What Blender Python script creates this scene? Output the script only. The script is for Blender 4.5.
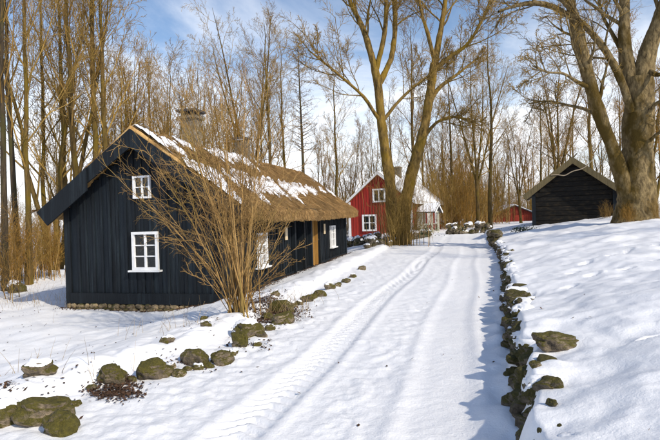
import bpy, math, random
import numpy as np
from mathutils import Vector, Matrix, noise as mnoise

for o in list(bpy.data.objects):
    bpy.data.objects.remove(o)
scene = bpy.context.scene
COL = scene.collection
R = math.radians

# ------------------------------------------------------------------ camera
EYE = 1.65
F = 500.0            # focal length in photo pixels (660 wide)
ROLL = 0.030
HOR = 216.5
cam_d = bpy.data.cameras.new("camera")
cam = bpy.data.objects.new("camera", cam_d)
COL.objects.link(cam)
cam_d.sensor_width = 36.0
cam_d.lens = F / 660 * 36
cam_d.clip_start = 0.05
cam_d.clip_end = 4000
cam.matrix_world = (Matrix.Translation((0, 0, EYE)) @ Matrix.Rotation(R(90) - math.atan((220 - HOR) / F), 4, 'X')
                    @ Matrix.Rotation(-ROLL, 4, 'Z'))
scene.camera = cam
scene.render.resolution_x = 1024
scene.render.resolution_y = 683
scene.view_settings.view_transform = 'Standard'
scene.view_settings.look = 'None'
scene.view_settings.gamma = 1
scene.view_settings.exposure = 0.24

# ------------------------------------------------------------------ sky and sun
SUN_AZ, SUN_EL = R(137), R(37)       # clockwise from the view direction
world = bpy.data.worlds.new("World")
scene.world = world
world.use_nodes = True
wn, wl = world.node_tree.nodes, world.node_tree.links
bg = wn['Background']
sky = wn.new('ShaderNodeTexSky')
sky.sky_type = 'NISHITA'
sky.sun_disc = False
sky.sun_elevation = SUN_EL
sky.sun_rotation = SUN_AZ
sky.air_density = 1.0
sky.dust_density = 0.6
sky.ozone_density = 2.5
bg.inputs[1].default_value = 0.14


def wmath(op, a, b=None, c=None):
    n = wn.new('ShaderNodeMath'); n.operation = op
    for i, v in enumerate((a, b, c)):
        if v is None: continue
        if isinstance(v, (int, float)): n.inputs[i].default_value = v
        else: wl.new(v, n.inputs[i])
    return n.outputs[0]


tc = wn.new('ShaderNodeTexCoord')
sep = wn.new('ShaderNodeSeparateXYZ'); wl.new(tc.outputs['Generated'], sep.inputs[0])
zz = wmath('MAXIMUM', sep.outputs[2], 0.0)
den = wmath('ADD', zz, 0.22)
cmb = wn.new('ShaderNodeCombineXYZ')
wl.new(wmath('DIVIDE', sep.outputs[0], den), cmb.inputs[0])
wl.new(wmath('DIVIDE', sep.outputs[1], den), cmb.inputs[1])
cn = wn.new('ShaderNodeTexNoise'); cn.inputs['Scale'].default_value = 1.3
cn.inputs['Detail'].default_value = 7; cn.inputs['Roughness'].default_value = 0.6; cn.inputs['Distortion'].default_value = 0.5
wl.new(cmb.outputs[0], cn.inputs['Vector'])
low = wmath('POWER', wmath('SUBTRACT', 1.0, zz), 3.0)          # thin high cloud is seen edge-on near the horizon
cov = wmath('ADD', wmath('MULTIPLY', cn.outputs[0], 1.0), wmath('MULTIPLY', low, 0.62))
mr = wn.new('ShaderNodeMapRange'); wl.new(cov, mr.inputs[0])
mr.interpolation_type = 'SMOOTHSTEP'
mr.inputs[1].default_value = 0.54; mr.inputs[2].default_value = 1.04
mr.inputs[3].default_value = 0.0; mr.inputs[4].default_value = 0.95
mx = wn.new('ShaderNodeMix'); mx.data_type = 'RGBA'
wl.new(mr.outputs[0], mx.inputs[0]); wl.new(sky.outputs[0], mx.inputs[6])
mx.inputs[7].default_value = (7.7, 7.8, 8.1, 1)
wl.new(mx.outputs[2], bg.inputs[0])

sun_d = bpy.data.lights.new("sun", 'SUN')
sun_d.energy = 3.4
sun_d.angle = R(1.0)
sun_d.color = (1.0, 0.89, 0.72)
sun = bpy.data.objects.new("sun", sun_d)
COL.objects.link(sun)
SD = Vector((math.sin(SUN_AZ) * math.cos(SUN_EL), math.cos(SUN_AZ) * math.cos(SUN_EL), math.sin(SUN_EL)))
sun.rotation_euler = SD.to_track_quat('Z', 'Y').to_euler()
sun.location = SD * 60

# ------------------------------------------------------------------ helpers
def at(px, py, Y):
    """photo pixel + distance in front of the camera -> world point"""
    xu = px - ROLL * (py - HOR)
    yu = py + ROLL * (px - 330)
    return ((xu - 330) / F * Y, Y, EYE - (yu - HOR) / F * Y)


def px_on(px, py, z):
    """photo pixel on a horizontal level z -> world x, y"""
    yu = py + ROLL * (px - 330)
    Y = (EYE - z) * F / (yu - HOR)
    return at(px, py, Y)[:2]


def hash2(ix, iy, seed):
    h = (ix.astype(np.int64) * 374761393 + iy.astype(np.int64) * 668265263 + seed * 974634777) & 0xFFFFFFFF
    h = ((h ^ (h >> 13)) * 1274126177) & 0xFFFFFFFF
    h = h ^ (h >> 16)
    return (h & 0xFFFFFF) / float(0xFFFFFF)


def vnoise(x, y, seed=0):
    ix, iy = np.floor(x), np.floor(y)
    fx, fy = x - ix, y - iy
    fx = fx * fx * fx * (fx * (fx * 6 - 15) + 10); fy = fy * fy * fy * (fy * (fy * 6 - 15) + 10)
    a = hash2(ix, iy, seed); b = hash2(ix + 1, iy, seed)
    c = hash2(ix, iy + 1, seed); d = hash2(ix + 1, iy + 1, seed)
    return (a + (b - a) * fx) * (1 - fy) + (c + (d - c) * fx) * fy - 0.5


def fbm(x, y, octv=4, seed=0):
    x = np.asarray(x, float); y = np.asarray(y, float)
    t = np.zeros_like(x); a = 1.0
    for i in range(octv):
        t += a * vnoise(x * 2 ** i + 17.3 * i, y * 2 ** i - 9.1 * i, seed + i)
        a *= 0.5
    return t


def sstep(a, b, x):
    t = np.clip((x - a) / (b - a), 0, 1)
    return t * t * (3 - 2 * t)


def make_mesh(name, V, faces, mat=None, smooth=True):
    """V [n,3]; faces: int array [m,k] or list of tuples"""
    me = bpy.data.meshes.new(name)
    if isinstance(faces, np.ndarray):
        V = np.asarray(V, np.float32)
        m, k = faces.shape
        me.vertices.add(len(V)); me.vertices.foreach_set('co', V.ravel())
        me.loops.add(m * k); me.loops.foreach_set('vertex_index', faces.ravel().astype(np.int32))
        me.polygons.add(m)
        me.polygons.foreach_set('loop_start', np.arange(0, m * k, k, dtype=np.int32))
        me.polygons.foreach_set('use_smooth', np.full(m, smooth, dtype=bool))
        me.update(calc_edges=True)
        me.validate()
    else:
        me.from_pydata([tuple(v) for v in V], [], faces)
        me.polygons.foreach_set('use_smooth', np.full(len(me.polygons), smooth, dtype=bool))
        me.update()
    if mat: me.materials.append(mat)
    return me


def link(name, me, parent=None, loc=None, rot=None, scale=None):
    o = bpy.data.objects.new(name, me)
    COL.objects.link(o)
    if parent: o.parent = parent
    if loc is not None: o.location = loc
    if rot is not None: o.rotation_euler = rot
    if scale is not None: o.scale = scale
    return o


def tag(o, label=None, cat=None, group=None, kind=None):
    if label: o['label'] = label
    if cat: o['category'] = cat
    if group: o['group'] = group
    if kind: o['kind'] = kind
    return o


def empty(name, loc=(0, 0, 0), rz=0):
    o = link(name, None, None, loc, (0, 0, rz))
    o.empty_display_size = 0.2
    return o


BOXF = [(0, 3, 2, 1), (4, 5, 6, 7), (0, 1, 5, 4), (1, 2, 6, 5), (2, 3, 7, 6), (3, 0, 4, 7)]
_unit = {}


def unit_box(mat):
    if mat.name not in _unit:
        v = [(x, y, z) for z in (-.5, .5) for x, y in ((-.5, -.5), (.5, -.5), (.5, .5), (-.5, .5))]
        _unit[mat.name] = make_mesh('board_' + mat.name, v, BOXF, mat, False)
    return _unit[mat.name]


def box(name, mat, parent, c, d, rot=(0, 0, 0)):
    return link(name, unit_box(mat), parent, c, rot, d)


class MB:
    """collect convex pieces into one mesh"""
    def __init__(s): s.v = []; s.f = []
    def add(s, v, f):
        n = len(s.v); s.v += [tuple(p) for p in v]; s.f += [tuple(i + n for i in q) for q in f]
        return s
    def box(s, c, d, M=None):
        v = [Vector((c[0] + x * d[0], c[1] + y * d[1], c[2] + z * d[2])) for z in (-.5, .5) for x, y in ((-.5, -.5), (.5, -.5), (.5, .5), (-.5, .5))]
        if M: v = [M @ p for p in v]
        return s.add(v, BOXF)
    def prism(s, pts0, pts1):
        n = len(pts0)
        f = [tuple(range(n))[::-1], tuple(range(n, 2 * n))] + [(i, (i + 1) % n, n + (i + 1) % n, n + i) for i in range(n)]
        return s.add(list(pts0) + list(pts1), f)
    def build(s, name, mat, parent=None, smooth=False):
        return link(name, make_mesh(name, s.v, s.f, mat, smooth), parent)


def tubes(buckets, sides):
    """buckets: list of (P [B,n,3], R [B,n]) -> verts, quads"""
    VV, FF, off = [], [], 0
    for P, Rd in buckets:
        B, n, _ = P.shape
        if B == 0: continue
        T = np.gradient(P, axis=1)
        T /= np.linalg.norm(T, axis=2, keepdims=True) + 1e-9
        mean = T.mean(axis=1)
        ref = np.zeros((B, 3)); ref[np.arange(B), np.argmin(np.abs(mean), axis=1)] = 1
        U = np.cross(T, ref[:, None, :]); U /= np.linalg.norm(U, axis=2, keepdims=True) + 1e-9
        W = np.cross(T, U)
        a = np.arange(sides) * 2 * np.pi / sides
        ring = (U[:, :, None, :] * np.cos(a)[None, None, :, None] + W[:, :, None, :] * np.sin(a)[None, None, :, None])
        V = P[:, :, None, :] + ring * Rd[:, :, None, None]
        VV.append(V.reshape(-1, 3))
        b = np.arange(B)[:, None, None] * (n * sides); j = np.arange(n - 1)[None, :, None] * sides
        k = np.arange(sides)[None, None, :]; k2 = (k + 1) % sides
        q = np.stack([b + j + k, b + j + k2, b + j + sides + k2, b + j + sides + k], axis=-1).reshape(-1, 4) + off
        FF.append(q); off += B * n * sides
    if not VV: return np.zeros((0, 3)), np.zeros((0, 4), int)
    return np.concatenate(VV), np.concatenate(FF)


def merge(*parts):
    V, Fc, off = [], [], 0
    for v, f in parts:
        V.append(v); Fc.append(f + off); off += len(v)
    return np.concatenate(V), np.concatenate(Fc)


# ------------------------------------------------------------------ materials
def new_mat(name):
    m = bpy.data.materials.new(name); m.use_nodes = True
    nt = m.node_tree
    return m, nt, nt.nodes['Principled BSDF']


def N(nt, typ, **kw):
    n = nt.nodes.new(typ)
    for k, v in kw.items(): setattr(n, k, v)
    return n


def coords(nt, scale, space='pos'):
    if space == 'pos': s = N(nt, 'ShaderNodeNewGeometry').outputs['Position']
    else: s = N(nt, 'ShaderNodeTexCoord').outputs['Object']
    mp = N(nt, 'ShaderNodeMapping'); mp.inputs['Scale'].default_value = scale
    nt.links.new(s, mp.inputs[0])
    return mp.outputs[0]


def ntex(nt, vec, scale=1, detail=5, rough=.6, dist=0):
    t = N(nt, 'ShaderNodeTexNoise')
    t.inputs['Scale'].default_value = scale; t.inputs['Detail'].default_value = detail
    t.inputs['Roughness'].default_value = rough; t.inputs['Distortion'].default_value = dist
    nt.links.new(vec, t.inputs['Vector'])
    return t.outputs[0]


def ramp(nt, fac, stops):
    r = N(nt, 'ShaderNodeValToRGB')
    e = r.color_ramp.elements
    while len(e) < len(stops): e.new(.5)
    for el, (p, c) in zip(e, stops): el.position = p; el.color = (*c, 1)
    nt.links.new(fac, r.inputs[0])
    return r.outputs[0]


def mixc(nt, fac, a, b, mode='MIX'):
    m = N(nt, 'ShaderNodeMix', data_type='RGBA', blend_type=mode)
    for i, v in ((0, fac), (6, a), (7, b)):
        if isinstance(v, (int, float)): m.inputs[i].default_value = v
        elif isinstance(v, tuple): m.inputs[i].default_value = (*v, 1)
        else: nt.links.new(v, m.inputs[i])
    return m.outputs[2]


def mrange(nt, v, a, b, c=0, d=1):
    m = N(nt, 'ShaderNodeMapRange')
    nt.links.new(v, m.inputs[0])
    for i, x in enumerate((a, b, c, d)): m.inputs[i + 1].default_value = x
    return m.outputs[0]


def bump(nt, bsdf, h, strength=.4, dist=.02):
    b = N(nt, 'ShaderNodeBump'); b.inputs['Strength'].default_value = strength; b.inputs['Distance'].default_value = dist
    nt.links.new(h, b.inputs['Height']); nt.links.new(b.outputs[0], bsdf.inputs['Normal'])


def rnd(nt, island=False):
    if island: return N(nt, 'ShaderNodeNewGeometry').outputs['Random Per Island']
    return N(nt, 'ShaderNodeObjectInfo').outputs['Random']


def mat_snow(name, a, b, bs=.35):
    m, nt, p = new_mat(name)
    v = coords(nt, (1, 1, 1))
    n1 = ntex(nt, v, .8, 4); n2 = ntex(nt, v, 42, 5, .7); n3 = ntex(nt, v, 7, 4, .6)
    c = ramp(nt, n1, [(.3, a), (.7, b)])
    nt.links.new(c, p.inputs['Base Color'])
    p.inputs['Roughness'].default_value = .55
    p.inputs['Specular IOR Level'].default_value = .3
    h = N(nt, 'ShaderNodeMath', operation='ADD'); nt.links.new(n2, h.inputs[0]); nt.links.new(n3, h.inputs[1])
    bump(nt, p, h.outputs[0], bs, .03)
    return m


def mat_wood(name, dark, light, zdir='z', rough=.7, bs=.3, worn=None):
    m, nt, p = new_mat(name)
    sc = {'z': (26, 26, 1.6), 'x': (1.6, 26, 26), 'y': (26, 1.6, 26)}[zdir]
    g = ntex(nt, coords(nt, sc), 1, 6, .65, .4)
    big = ntex(nt, coords(nt, (1.2, 1.2, .6)), 1, 4)
    c = ramp(nt, g, [(.3, dark), (.7, light)])
    hv = N(nt, 'ShaderNodeHueSaturation')
    nt.links.new(c, hv.inputs['Color'])
    nt.links.new(mrange(nt, rnd(nt), 0, 1, .55, 1.6), hv.inputs['Value'])
    c = hv.outputs[0]
    if worn:
        c = mixc(nt, mrange(nt, ntex(nt, coords(nt, tuple(q * .35 for q in sc)), 1, 5, .7), .50, .68, 0, .85), c, tuple(q * 2.2 for q in worn))
    nt.links.new(c, p.inputs['Base Color'])
    p.inputs['Roughness'].default_value = rough
    p.inputs['Specular IOR Level'].default_value = .3
    bump(nt, p, g, bs, .01)
    return m


def mat_stone(name, base, base2, moss, amount):
    m, nt, p = new_mat(name)
    v = coords(nt, (1, 1, 1))
    n1 = ntex(nt, v, 9, 6, .65); n2 = ntex(nt, v, 3.2, 5, .6); n3 = ntex(nt, v, 34, 4, .7)
    c = ramp(nt, n1, [(.32, base), (.52, base2), (.66, tuple(min(1, x * 1.7) for x in base2))])
    hv = N(nt, 'ShaderNodeHueSaturation'); nt.links.new(c, hv.inputs['Color'])
    nt.links.new(mrange(nt, rnd(nt), 0, 1, .65, 1.45), hv.inputs['Value'])
    geo = N(nt, 'ShaderNodeNewGeometry'); sp = N(nt, 'ShaderNodeSeparateXYZ'); nt.links.new(geo.outputs['True Normal'], sp.inputs[0])
    a = N(nt, 'ShaderNodeMath', operation='MULTIPLY_ADD'); nt.links.new(sp.outputs[2], a.inputs[0]); a.inputs[1].default_value = .22
    nt.links.new(n2, a.inputs[2])
    mk = mrange(nt, a.outputs[0], .62 - amount, .74 - amount)
    mc = ramp(nt, n3, [(.3, tuple(x * .45 for x in moss)), (.7, moss)])
    nt.links.new(mixc(nt, mk, hv.outputs[0], mc), p.inputs['Base Color'])
    p.inputs['Roughness'].default_value = .9
    h = N(nt, 'ShaderNodeMath', operation='ADD'); nt.links.new(n1, h.inputs[0]); nt.links.new(n3, h.inputs[1])
    bump(nt, p, h.outputs[0], 1.0, .045)
    return m


def mat_bark(name, dark, light, moss=None, sc=(9, 9, 2.2), bs=.6, space='pos', island=False):
    m, nt, p = new_mat(name)
    v = coords(nt, sc, space)
    n1 = ntex(nt, v, 1, 6, .65, .3); n2 = ntex(nt, coords(nt, (1.1, 1.1, .7), space), 1, 4)
    c = ramp(nt, n1, [(.32, dark), (.66, light)])
    if moss: c = mixc(nt, mrange(nt, n2, .48, .62), c, moss)
    hv = N(nt, 'ShaderNodeHueSaturation'); nt.links.new(c, hv.inputs['Color']); hv.inputs['Saturation'].default_value = 1.10
    nt.links.new(mrange(nt, rnd(nt, island), 0, 1, .62 if island else .85, 1.5), hv.inputs['Value'])
    nt.links.new(hv.outputs[0], p.inputs['Base Color'])
    p.inputs['Roughness'].default_value = .9
    p.inputs['Specular IOR Level'].default_value = .15
    if bs: bump(nt, p, n1, bs, .04 if bs < .8 else .09)
    return m


def mat_plain(name, col, rough=.6, var=.15, sc=6, island=False, metal=0):
    m, nt, p = new_mat(name)
    n1 = ntex(nt, coords(nt, (sc, sc, sc)), 1, 5)
    c = ramp(nt, n1, [(.3, tuple(x * (1 - var) for x in col)), (.7, tuple(min(1, x * (1 + var)) for x in col))])
    if island:
        hv = N(nt, 'ShaderNodeHueSaturation'); nt.links.new(c, hv.inputs['Color'])
        nt.links.new(mrange(nt, rnd(nt, True), 0, 1, .45, 1.5), hv.inputs['Value']); c = hv.outputs[0]
    nt.links.new(c, p.inputs['Base Color'])
    p.inputs['Roughness'].default_value = rough; p.inputs['Metallic'].default_value = metal
    bump(nt, p, n1, .15, .01)
    return m


def mat_glass():
    m, nt, p = new_mat('window_glass')
    nt.nodes.remove(p)
    out = nt.nodes['Material Output']
    tr = N(nt, 'ShaderNodeBsdfTransparent'); tr.inputs[0].default_value = (.75, .8, .8, 1)
    gl = N(nt, 'ShaderNodeBsdfGlossy'); gl.inputs['Roughness'].default_value = .03
    fr = N(nt, 'ShaderNodeFresnel'); fr.inputs[0].default_value = 1.5
    n = ntex(nt, coords(nt, (2.5, 2.5, 2.5)), 1, 2)
    b = N(nt, 'ShaderNodeBump'); b.inputs['Strength'].default_value = .5; b.inputs['Distance'].default_value = .05
    nt.links.new(n, b.inputs['Height']); nt.links.new(b.outputs[0], gl.inputs['Normal'])
    f2 = mrange(nt, fr.outputs[0], 0, 1, .0, .6)
    mxs = N(nt, 'ShaderNodeMixShader')
    nt.links.new(f2, mxs.inputs[0]); nt.links.new(tr.outputs[0], mxs.inputs[1]); nt.links.new(gl.outputs[0], mxs.inputs[2])
    nt.links.new(mxs.outputs[0], out.inputs[0])
    return m


def mat_thatch(name, stops, island):
    m, nt, p = new_mat(name)
    # streaks run down the roof slope (roof-local x is across the ridge, y along it)
    g = ntex(nt, coords(nt, (2.2, 30, 2.2), 'obj'), 1, 6, .7, .3)
    b = ntex(nt, coords(nt, (.5, .8, .5), 'obj'), 1, 4)
    c = ramp(nt, g, stops)
    c = mixc(nt, mrange(nt, b, .42, .75, 0, .45), c, (.16, .105, .05))
    if island:
        hv = N(nt, 'ShaderNodeHueSaturation'); nt.links.new(c, hv.inputs['Color'])
        nt.links.new(mrange(nt, rnd(nt, True), 0, 1, .25, 1.6), hv.inputs['Value']); c = hv.outputs[0]
    nt.links.new(c, p.inputs['Base Color'])
    p.inputs['Roughness'].default_value = .85
    p.inputs['Specular IOR Level'].default_value = .2
    bump(nt, p, g, 1.0, .06)
    return m


M = {}
M['snow'] = mat_snow('field_snow', (.84, .855, .89), (.89, .90, .92))
M['road_snow'] = mat_snow('packed_road_snow', (.81, .825, .86), (.87, .88, .90), .45)
M['roof_snow'] = mat_snow('roof_snow', (.82, .85, .91), (.88, .90, .94))
M['black'] = mat_wood('black_tarred_wood', (.0012, .0032, .0058), (.0045, .0085, .0135), 'z', .72, .5, (.007, .011, .014))
M['blackh'] = mat_wood('black_tarred_planks', (.0025, .003, .0035), (.009, .0085, .008), 'x', .85, .5, (.015, .011, .006))
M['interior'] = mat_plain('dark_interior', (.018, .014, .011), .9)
M['red'] = mat_wood('red_painted_wood', (.14, .012, .010), (.27, .026, .018), 'z', .85, .4)
M['redold'] = mat_wood('faded_red_wood', (.15, .020, .012), (.26, .040, .022), 'z', .9, .3)
M['white'] = mat_plain('white_paint', (.74, .75, .76), .5, .08)
M['porch'] = mat_plain('cream_green_paint', (.50, .50, .40), .6, .1)
M['greyboard'] = mat_wood('weathered_grey_board', (.050, .040, .020), (.125, .10, .052), 'z', .9, .5)
M['yellow'] = mat_wood('varnished_yellow_wood', (.40, .20, .05), (.62, .36, .10), 'z', .5, .3)
M['glass'] = mat_glass()
M['thatch'] = mat_thatch('thatch', [(.34, (.07, .040, .015)), (.5, (.45, .265, .095)), (.66, (.74, .50, .22))], False)
M['straw'] = mat_thatch('thatch_straw', [(.34, (.13, .075, .030)), (.5, (.55, .33, .125)), (.66, (.80, .56, .27))], True)
M['stone'] = mat_stone('mossy_stone', (.040, .031, .022), (.16, .13, .09), (.105, .090, .013), .11)
M['boulder'] = mat_stone('mossy_boulder', (.050, .039, .028), (.21, .165, .110), (.135, .115, .014), .15)
M['found'] = mat_stone('foundation_stone', (.085, .062, .036), (.27, .205, .12), (.10, .09, .018), .02)
M['brick'] = mat_stone('chimney_masonry', (.075, .058, .038), (.19, .155, .105), (.07, .065, .025), -.02)
M['slate'] = mat_plain('dark_chimney_slab', (.045, .04, .038), .8)
M['bark_tan'] = mat_bark('tan_bark', (.030, .021, .010), (.14, .097, .042), (.105, .076, .020), space='obj')
M['bark_dark'] = mat_bark('dark_bark', (.025, .020, .015), (.085, .066, .044), (.06, .055, .022), space='obj')
M['bark_grey'] = mat_bark('grey_mossy_bark', (.060, .044, .024), (.29, .225, .125), (.080, .055, .018), (9, 9, 3.6), 1.0)
M['bark_mid'] = mat_bark('olive_brown_bark', (.036, .025, .011), (.21, .145, .058), (.17, .115, .030), (7, 7, 2.4), .9)
M['twig_tan'] = mat_bark('tan_twigs', (.19, .125, .045), (.34, .235, .090), None, (3, 3, 3), 0, 'obj', True)
M['twig_brown'] = mat_bark('brown_twigs', (.12, .075, .030), (.23, .15, .060), None, (3, 3, 3), 0, 'obj', True)
M['twig_red'] = mat_bark('russet_twigs', (.20, .115, .038), (.36, .215, .072), None, (3, 3, 3), 0, 'obj', True)
M['twig_olive'] = mat_bark('olive_yellow_twigs', (.15, .092, .042), (.38, .255, .120), (.22, .155, .060), (3, 3, 3), 0, 'obj', True)
M['leaf'] = mat_plain('dead_leaves', (.062, .030, .013), .8, .4, 20, True)
M['grass'] = mat_plain('dry_straw_grass', (.34, .24, .11), .8, .2, 8, True)
M['ever'] = mat_plain('evergreen_leaves', (.035, .055, .020), .6, .35, 9, True)
M['rope'] = mat_plain('pale_cord', (.34, .28, .20), .9)
M['paper'] = mat_plain('cream_board', (.62, .50, .33), .6, .1)
M['iron'] = mat_plain('black_iron', (.02, .02, .02), .5)
M['cup'] = mat_plain('white_glaze', (.75, .74, .70), .3)

# ------------------------------------------------------------------ the lay of the land
_yl = [-6, 2, 4.25, 5.6, 6.6, 8.2, 10.6, 14.1, 23.8, 30, 36, 60]
_xl = [-5.2, -3.4, -2.75, -2.1, -1.55, -1.15, -.57, .35, 2.7, 3.6, 4.6, 8]
_yr = [-8, 0, 3.6, 16.5, 23, 34, 60]
_xr = [-2.5, .16, 1.36, 5.66, 7.5, 10.5, 17]
XL = lambda y: np.interp(y, _yl, _xl)
XR = lambda y: np.interp(y, _yr, _xr)
FOOT = []
_rf = random.Random(5)
for (fx, fy, dx, dy, n) in ((2.6, 4.2, .50, .14, 9), (2.4, 7.6, .62, .16, 11), (3.6, 3.0, .34, .44, 9), (4.2, 9.0, .6, .3, 9)):
    for i in range(n):
        FOOT.append((fx + dx * i + _rf.uniform(-.06, .06), fy + dy * i + (.13 if i % 2 else -.13) + _rf.uniform(-.05, .05), math.atan2(dy, dx)))


def ground_z(x, y, detail=True):
    x = np.asarray(x, float); y = np.asarray(y, float)
    nearw = sstep(60, 20, np.hypot(x, y))
    xl, xr = XL(y), XR(y) + .16 * fbm(x * 0 + 3.1, y * 1.3, 4, 5)
    u, v = xl - x, x - xr
    fadeY = sstep(48, 30, y)
    left = (.13 * np.exp(-((u - .35) / .6) ** 2) - .52 * sstep(.6, 4.2, u)) * sstep(0, .3, u)
    wallh = .34 + .10 * fbm(y * .7, y * 0 + 8, 3, 9) + .07 * fbm(y * 2.6, x * 1.5, 2, 19)
    right = wallh * sstep(-.03, .15, v) * fadeY + np.where(v > 0, 1.15 * (1 - np.exp(-np.maximum(v, 0) * .19)), 0) * (.25 + .75 * fadeY)
    z = np.where(u > 0, left, 0) + np.where(v > -.1, right, 0)
    # small far swell so the lane ends at the old wall
    z = z + .15 * sstep(26, 40, y) * np.where(v < 0, 1, .3)
    far = sstep(60, 160, np.hypot(x, y))
    z = z + far * 1.2 * fbm(x * .012, y * .012, 3, 41)
    if detail:
        onroad = sstep(-.15, .25, x - xl) * sstep(-.05, .25, xr - x) * sstep(60, 40, y)
        z = z + nearw * (1 - onroad * .75) * (.10 * fbm(x * .55, y * .55, 3, 1) + .05 * fbm(x * 1.7, y * 1.7, 3, 2))
        z = z + nearw * (1 - onroad) * (.018 * fbm(x * 5, y * 5, 3, 12))
        # left verge: trodden, lumpy snow
        verge = np.exp(-((u - .2) / 1.1) ** 2)
        z = z + nearw * verge * .09 * (np.abs(fbm(x * 2.6, y * 2.6, 3, 3)) - .1)
        # lane: lumps between the ruts
        mid = x - (-.8 + .293 * (y - 3.75))
        lump = 1.15 * np.exp(-((mid + .85) / .60) ** 2) + .95 * np.exp(-((mid - .75) / .36) ** 2) + .22
        z = z + nearw * onroad * lump * .5 * (.040 * np.abs(fbm(x * 4.3, y * 4.3, 3, 21)) + .034 * fbm(x * 8, y * 8, 2, 22) + .030 * np.clip(fbm(x * 5.1, y * 5.1, 2, 24) - .12, 0, 1) + .012 * fbm(x * 19, y * 19, 2, 23))
        for off, dep, wid, tr in ((0.0, .026, .17, .016), (1.50, .014, .22, .001)):
            d = mid - off + .05 * np.sin(y * .8 + off)
            prof = 1 - sstep(wid * .8, wid * 1.5, np.abs(d))
            tread = np.clip(2.4 * np.sin((y * 1.04 + np.abs(d) * .7) * 2 * np.pi / .16), -1, 1)
            z = z + onroad * nearw * (-dep * prof + tr * prof * tread + .016 * np.exp(-((np.abs(d) - wid * 1.7) / .07) ** 2))
        # snow fallen along the wall foot
        z = z + nearw * np.exp(-((v + .12) / .15) ** 2) * .10 * (.5 + fbm(x * 3, y * 3, 2, 31))
        for fx, fy, a in FOOT:
            m = (np.abs(x - fx) < .4) & (np.abs(y - fy) < .4)
            if m.any():
                ca, sa = math.cos(a), math.sin(a)
                p = (x[m] - fx) * ca + (y[m] - fy) * sa; q = -(x[m] - fx) * sa + (y[m] - fy) * ca
                e = (p / .14) ** 2 + (q / .065) ** 2
                z[m] += -.060 * np.exp(-e ** 2) + .012 * np.exp(-(e - 2) ** 2)
    return z


def gz(x, y, detail=False):
    return float(ground_z(np.array([x]), np.array([y]), detail)[0])


th = np.concatenate([np.arange(-58, 58, .2), np.arange(58, 302, 4.0)])
th = np.radians(90 - th)
rr = [0.9]
while rr[-1] < 900:
    r = rr[-1]
    rr.append(r * (1.012 if r < 2.2 else 1.0055 if r < 11 else 1.0095 if r < 36 else 1.03))
rr = np.array(rr)
TH, RR = np.meshgrid(th, rr)
GX, GY = RR * np.cos(TH), RR * np.sin(TH)
GZ = ground_z(GX.ravel(), GY.ravel())
V = np.stack([GX.ravel(), GY.ravel(), GZ], 1)
nt_, nr_ = len(th), len(rr)
jj, ii = np.meshgrid(np.arange(nt_), np.arange(nr_ - 1))
j2 = (jj + 1) % nt_
Q = np.stack([ii * nt_ + jj, ii * nt_ + j2, (ii + 1) * nt_ + j2, (ii + 1) * nt_ + jj], -1).reshape(-1, 4)[:, ::-1]
cen = V[Q].mean(1)
onr = (cen[:, 0] > XL(cen[:, 1]) + .15) & (cen[:, 0] < XR(cen[:, 1]) - .12) & (cen[:, 1] < 33) & (cen[:, 1] > -6)


def submesh(name, faces, mat, extra=None):
    used = np.unique(faces); mp = np.full(len(V), -1); mp[used] = np.arange(len(used))
    vv, ff = V[used], mp[faces]
    return link(name, make_mesh(name, vv, ff, mat))


g_o = submesh('ground', Q[~onr], M['snow'])
# close the small disc under the camera
cap = [tuple(V[i]) for i in range(nt_)]
link('ground_patch', make_mesh('ground_patch', cap, [tuple(range(nt_))[::-1]], M['road_snow']), g_o)
tag(g_o, 'snow covered ground of the yard and the bank', None, None, 'structure')
tag(submesh('road', Q[onr], M['road_snow']), 'snow covered lane with tyre tracks', None, None, 'structure')

# ------------------------------------------------------------------ stones
STONES = {}


def stone_protos(key, mat, n, sub, seed, boxy=.5, rough=.16):
    import bmesh
    out = []
    for k in range(n):
        bm = bmesh.new()
        bmesh.ops.create_icosphere(bm, subdivisions=sub, radius=1)
        off = Vector((seed * 3.1 + k * 7.7, k * 3.3, seed))
        for v in bm.verts:
            p = v.co.copy()
            q = Vector([math.copysign(abs(c) ** (1 - boxy * .55), c) for c in p])
            q = q.normalized() * (1 - boxy * .3) + q * boxy * .3
            r = 1 + rough * 2.2 * mnoise.noise(p * 1.1 + off) + rough * mnoise.noise(p * 2.6 + off) + rough * .45 * mnoise.noise(p * 5.5 + off) + rough * .15 * mnoise.noise(p * 12 + off) - rough * .3 * abs(mnoise.noise(p * 2.1 - off))
            v.co = q * r * .5 * Vector((1, 1, 1)).length / 1.732
        me = bpy.data.meshes.new('stone_' + key)
        bm.to_mesh(me); bm.free()
        me.polygons.foreach_set('use_smooth', [True] * len(me.polygons))
        me.materials.append(mat)
        out.append(me)
    STONES[key] = out


stone_protos('wall', M['stone'], 12, 4, 1, .6, .20)
stone_protos('boulder', M['boulder'], 8, 4, 2, .45, .21)
stone_protos('found', M['found'], 6, 2, 3, .7, .12)
CAPS = {}


def cap_mesh(me, seed, lim):
    """snow lying on the upper faces of a stone"""
    keep, w = set(), {}
    for v in me.vertices:
        q = .6 * v.normal.z + 1.0 * (v.co.z + .12) + .42 * mnoise.noise(v.co * 3.0 + Vector((seed, 0, 5))) + .10 * mnoise.noise(v.co * 8 + Vector((0, seed, 2)))
        w[v.index] = q - lim
    faces = [tuple(p.vertices) for p in me.polygons if min(w[i] for i in p.vertices) > -.22]
    idx = sorted({i for f in faces for i in f}); mp = {a: b for b, a in enumerate(idx)}
    V_ = []
    for i in idx:
        v = me.vertices[i]
        t = max(-.3, min(1, w[i] * 2.6))
        V_.append(v.co + v.normal * (.03 * t if t > 0 else .14 * t) + Vector((0, 0, .10 * max(t, 0))))
    return make_mesh('snow_cap', V_, [tuple(mp[i] for i in f) for f in faces], M['snow'], True)


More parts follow.
